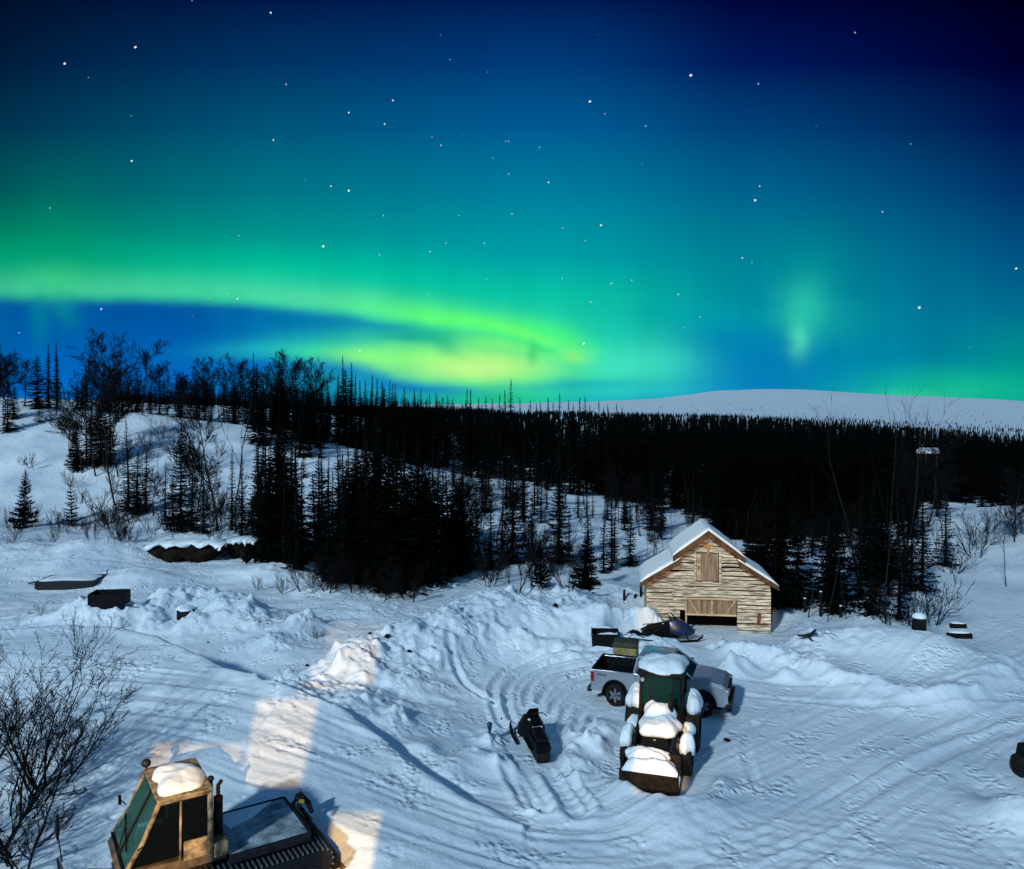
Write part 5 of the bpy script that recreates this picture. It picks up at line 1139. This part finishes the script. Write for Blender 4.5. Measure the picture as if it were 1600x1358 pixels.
    for c in root.children:
        if c.name.split('.')[0] in ('cab_base', 'side_panel', 'cab_pillar', 'windshield_frame', 'cab_roof', 'windshield', 'window', 'wiper', 'roof_lamp', 'mirror', 'seat') or (c.name.split('.')[0] == 'snow'):
            for v in c.data.vertices:
                v.co.x = 2.12 + (v.co.x - 2.12) * 1.2; v.co.y = v.co.y * 1.14 - .06; v.co.z = zb + (v.co.z - zb) * .95
        elif c.name.split('.')[0] in ('blade', 'blade_arm', 'blade_marker'):
            for v in c.data.vertices: v.co.x += .3
    return root
snowcat()

# ================================================================== small things
def at(px, py): return hit(px, py)
# posts near the barn
for px, py, hh, lb in [(975, 938, .62, 'short dark post standing left of the barn, farthest left of three'), (992, 936, .25, 'stub of a post between two taller ones left of the barn'), (1001, 932, .9, 'post close to the barn left wall'),
                       (1257, 957, .75, 'first fence post right of the barn'), (1262 + 20, 964, 1.3, 'tall thin post between the two shorter ones right of the barn'), (1313, 965, .6, 'dark post stub left of the round snow-capped lump')]:
    p = at(px, py); m = MB(); m.tube([(0, 0, -.4), (.01, 0, hh * .5), (.02, .01, hh)], [.075, .07, .065], 7); o = m.build('wooden_post', M['bark'], None, True); o.location = p; tag(o, lb, 'post', 'posts around the barn')
    MB().ell((.02, .01, hh), (.075, .075, .05), half=True).build('snow_cap', M['snowcap'], o, True)
def logs(px, py, ln, r_, yaw, lb, cap=True):
    p = at(px, py); o = MB().tube([(-ln / 2, 0, r_ * .7), (0, 0, r_ * .75), (ln / 2, 0, r_ * .7)], [r_, r_ * 1.05, r_ * .95], 10).build('log', M['bark'], None, True); o.location = p; o.rotation_euler = (0, 0, yaw)
    tag(o, lb, 'log', 'logs in the snow at the right')
    if cap: MB().ell((0, .05, r_ * 1.5), (ln * .48, r_ * .9, r_ * .7), half=True).build('snow_cap', M['snowcap'], o, True)
logs(1497, 982, .75, .13, R(-8), 'shorter upper log of the two at the side road')
logs(1499, 998, 1.1, .15, R(-6), 'longer lower log of the two at the side road')
# stump-like dark lumps
for px, py, r_, h_, lb in [(1436, 983, .28, .5, 'dark snow-capped stump at the end of the willow clump'), (1357, 952, .22, .42, 'dark round stump half buried left of the tall birch')]:
    p = at(px, py); o = MB().tube([(0, 0, -.2), (0, 0, h_ * .6), (.02, 0, h_)], [r_ * 1.15, r_, r_ * .9], 11).build('tree_stump', M['bark'], None, True); o.location = p; tag(o, lb, 'stump', 'stumps at the right')
    MB().ell((0, 0, h_), (r_ * 1.05, r_ * 1.05, .22), half=True).build('snow_cap', M['snowcap'], o, True)
# broken branch on the snow right of the barn
p = at(1262, 1002); b = MB(); b.tube([(-.45, 0, .18), (-.1, 0, .16), (.15, .02, .22), (.38, .05, .42)], [.03, .09, .08, .05], 7); b.tube([(0, 0, .18), (.12, -.1, .02), (.2, -.15, -.05)], [.07, .05, .03], 6); b.tube([(-.1, 0, .16), (-.5, -.02, .22)], [.05, .02], 6); b.tube([(.2, 0, .25), (.42, -.05, .30)], [.06, .03], 6)
o = b.build('broken_branch', M['steel'], None, True); o.location = p; tag(o, 'dark forked broken branch lying on snow right of the barn', 'branch')
# left: flat snow-covered platform, steel box, drum rim, earth bank
p = at(96, 925); o = empty('flat_trailer', p + Vector((0, 1.2, .15)), R(4), 'low flat trailer bed capped with smooth snow at left', 'trailer')
tp = MB(); tp.box(-1.75, 1.7, -1.0, 1.0, -.05, .44); tp.build('bed', M['steel'], o, bevel=.03)
tb = MB(); tb.tube([(-1.75, 0, .3), (-2.6, 0, .12)], .05, 6); tb.tube([(1.7, .8, .4), (1.75, .8, .75)], .035, 6); tb.build('drawbar', M['steel'], o)
lg = MB(); [lg.box(x - .15, x + .15, s_ * .8 - .1, s_ * .8 + .1, -.2, .28) for x in (-1.1, 1.1) for s_ in (-1, 1)]; lg.build('axle_block', M['rubber'], o)
lump('snow', o, 0, 0, .44, 1.62, .92, .12, 3, 0, 6)
p = at(163, 953); o = empty('steel_box', p + Vector((0, .5, 0)), R(6), 'black open steel box half sunk in the snow at left', 'box')
b = MB(); b.box(-.85, .85, -.5, -.44, -.1, .74); b.box(-.85, .85, .44, .5, -.1, .80); b.box(-.85, -.79, -.44, .44, -.1, .78); b.box(.79, .85, -.44, .44, -.1, .78); b.build('box', M['plastic'], o, bevel=.015)
b = MB(); b.tube([(.85, -.3, .12), (1.25, -.35, .15)], .04, 6); b.build('handle', M['steel'], o)
p = at(290, 962); o = empty('tipped_drum', p, R(0), 'dark drum rim capped by snow on the left flat', 'drum')
b = MB(); b.cyl((0, 0, -.2), (0, 0, .28), .42, n=20); b.build('drum', M['rubber'], o, True); lump('snow', o, 0, 0, .27, .44, .44, .2, 5, .02, 2)
for px, py, wd, hh, sd_, lb in [(283, 880, 5.0, .85, 7, 'wide bare earth cut under a snow overhang, left of the dark stand'), (371, 874, 1.9, .8, 8, 'small bare earth patch right of the wide earth cut')]:
    p = at(px, py); rr = random.Random(sd_); m = MB(); n_ = 22; topv = []; botv = []
    for i_ in range(n_ + 1):
        x = -wd / 2 + wd * i_ / n_; e = math.sin(math.pi * min(1, max(0, i_ / n_))) ** .5
        topv.append((x, .5 + rr.uniform(-.1, .1), hh * (.75 + .25 * e) + rr.uniform(-.08, .08))); botv.append((x, -.25 * e + rr.uniform(-.15, .15), hh * (.75 - .8 * e + .25 * math.sin(i_ * .7)) + rr.uniform(-.14, .14)))
    vs = topv + botv + [(x, y + 1.0, z) for x, y, z in topv] + [(x, y + 1.0, z - .5) for x, y, z in botv]; k = n_ + 1
    fs = [(k + i_, k + i_ + 1, i_ + 1, i_) for i_ in range(n_)] + [(i_, i_ + 1, 2 * k + i_ + 1, 2 * k + i_) for i_ in range(n_)] + [(2 * k + i_, 2 * k + i_ + 1, 3 * k + i_ + 1, 3 * k + i_) for i_ in range(n_)] + [(3 * k + i_, 3 * k + i_ + 1, k + i_ + 1, k + i_) for i_ in range(n_)]
    m.add(vs, fs); o = m.build('earth_bank', M['earth'], None, True); o.location = p + Vector((0, .2, .25)); tag(o, lb, 'earth bank', 'bare earth cuts')
    sn = MB(); vs = []; 
    for i_ in range(n_ + 1):
        x, y, z = topv[i_]; 
        for q, (dy_, dz_) in enumerate([(-.30 - .2 * math.sin(i_ * .9), -.04 - .1 * math.sin(i_ * 1.3)), (-.40 - .2 * math.sin(i_ * .9), .08), (-.2, .22), (.6, .30), (2.4, .05), (4.5, -.9)]): vs.append((x * 1.06, y + dy_ + rr.uniform(-.05, .05), z + dz_ + rr.uniform(-.03, .03)))
    fs = [(i_ * 6 + q, i_ * 6 + q + 1, (i_ + 1) * 6 + q + 1, (i_ + 1) * 6 + q) for i_ in range(n_) for q in range(5)]; sn.add(vs, fs); sn.build('snow_overhang', M['snowcap'], o, True)
# dark stones / chunks on the lit bank
for px, py, r_, lb in [(578, 991, .09, 'dark clod at the left top of the window-lit bank'), (606, 996, .16, 'larger dark chunk on the crest right of the window light'), (640, 1020, .13, 'flat dark chunk on the bank above the yard'), (480, 1042, .11, 'dark chunk at the left rim of the window-lit bank'),
                   (784, 1127, .06, 'tiny dark pebble left of the black snowmobile handlebar'), (1137, 1160, .12, 'small dark chunk on rough snow right of the tractor'), (868, 948, .18, 'dark stone on the snow below the small spruce'), (325, 1005, .07, 'small dark stone among the mounds left of the bank')]:
    p = at(px, py); r_ *= .6; o = MB().ell((0, 0, 0), (r_ * 1.6, r_, r_ * .9), 7, 5, .4, int(px)).build('dark_chunk', M['bark'], None); o.location = p + Vector((0, 0, r_ * .5)); o.rotation_euler = (0, .3, px); tag(o, lb, 'stone', 'dark chunks on the snow')
p = at(765, 1153); o = MB().tube([(0, 0, 0), (.0, 0, .36), (.0, .0, .40)], [.03, .09, .02], 8).build('marker_cone', M['blue'], None, True); o.location = p; tag(o, 'small dark blue peg standing in the snow left of the black snowmobile', 'peg')
# far cabin
cx = .52 * 250; cz = float(smooth_h(np.array([cx]), np.array([250.]))[0]); o = empty('far_cabin', (cx, 250, cz), R(12), 'tiny snow-roofed cabin far off in the black wood', 'cabin')
cb_ = MB(); ztop = H - (703 - 640) / F * 250 - cz; cb_.box(-2.6, 2.6, -2, 2, -1, ztop - 1.0); cb_.build('wall', M['barge'], o)
cb_ = MB(); cb_.prism([(-2.9, ztop - 1.1), (-2.9, ztop - .9), (0, ztop + .7), (2.9, ztop - .9), (2.9, ztop - 1.1)], 'x', -3.0, 3.0); cb_.build('roof', M['snowcap'], o)
MB().box(-1.8, -.6, -2.06, -2.003, ztop - 2.2, ztop - 1.4).build('window', M['wind'], o)
# vehicle corner at the right picture edge
def edge_vehicle():
    p = G0(1640, 1245); root = empty('parked_utility_vehicle', (p[0] + .55, p[1] + .6, .0), R(95), 'black machine cut off by the right picture edge, only its corner showing', 'vehicle')
    b = MB(); b.prism([(-.8, .45), (-.85, .95), (-.4, 1.05), (.4, 1.1), (.9, .95), (1.0, .5)], 'y', -.5, .5); b.build('body', M['plastic'], root, bevel=.06)
    c_ = MB()
    for x in (-.5, .55):
        for s_ in (-1, 1): c_.tube([(x, s_ * .48, 1.0), (x * .7, s_ * .42, 1.85)], .04, 6)
    c_.box(-.45, .45, -.46, .46, 1.83, 1.9); c_.build('roll_cage', M['steel'], root, bevel=.02)
    for x in (-.6, .7):
        for s_ in (-1, 1): wheel(root, x, s_ * .52, .33, .33, .24, s_, .5)
edge_vehicle()

# ================================================================== warm window lamp behind and left of the photographer, shaped by an added mask
LX, LY, LZ = -2.5, -3.0, 10.5
PL = 1.5
beam_cuts = [(-.199, -.130, -.395, -.306), (-.156, -.082, -.303, -.238), (-.088, -.036, -.49, -.418), (-.305, -.203, -.49, -.352), (.225, .270, -.322, -.281), (.232, .290, -.405, -.328), (.205, .364, -.246, -.112)]
lamp_mask = MB()  # added board out of view; its openings let the lamp reach chosen targets only
xs = sorted({-.50, .58} | {round(a, 4) for w_ in beam_cuts for a in w_[:2]}); zs = sorted({-.85, .20} | {round(a, 4) for w_ in beam_cuts for a in w_[2:]})
for x0, x1 in zip(xs[:-1], xs[1:]):
    for z0, z1 in zip(zs[:-1], zs[1:]):
        xm, zm = (x0 + x1) / 2, (z0 + z1) / 2
        if any(a < xm < b and c_ < zm < d_ for a, b, c_, d_ in beam_cuts): continue
        lamp_mask.add([(LX + x0 * PL, LY + PL, LZ + z0 * PL), (LX + x1 * PL, LY + PL, LZ + z0 * PL), (LX + x1 * PL, LY + PL, LZ + z1 * PL), (LX + x0 * PL, LY + PL, LZ + z1 * PL)], [(0, 1, 2, 3)])
o = lamp_mask.build('wall', M['plank']); tag(o, 'added unseen mask board behind the viewpoint, openings cut to shape the warm lamp light', 'wall', kind='structure')
sm_ = o.modifiers.new('thickness', 'SOLIDIFY'); sm_.thickness = .01
ld = bpy.data.lights.new('room_lamp', 'SPOT'); lo = bpy.data.objects.new('room_lamp', ld); C.objects.link(lo)
lo.location = (LX, LY, LZ); ld.energy = 35000; ld.color = (1.0, .58, .17); ld.shadow_soft_size = .008; ld.spot_size = R(50); ld.spot_blend = 0
lo.rotation_euler = Vector((.03, 1, -.30)).to_track_quat('-Z', 'Y').to_euler()
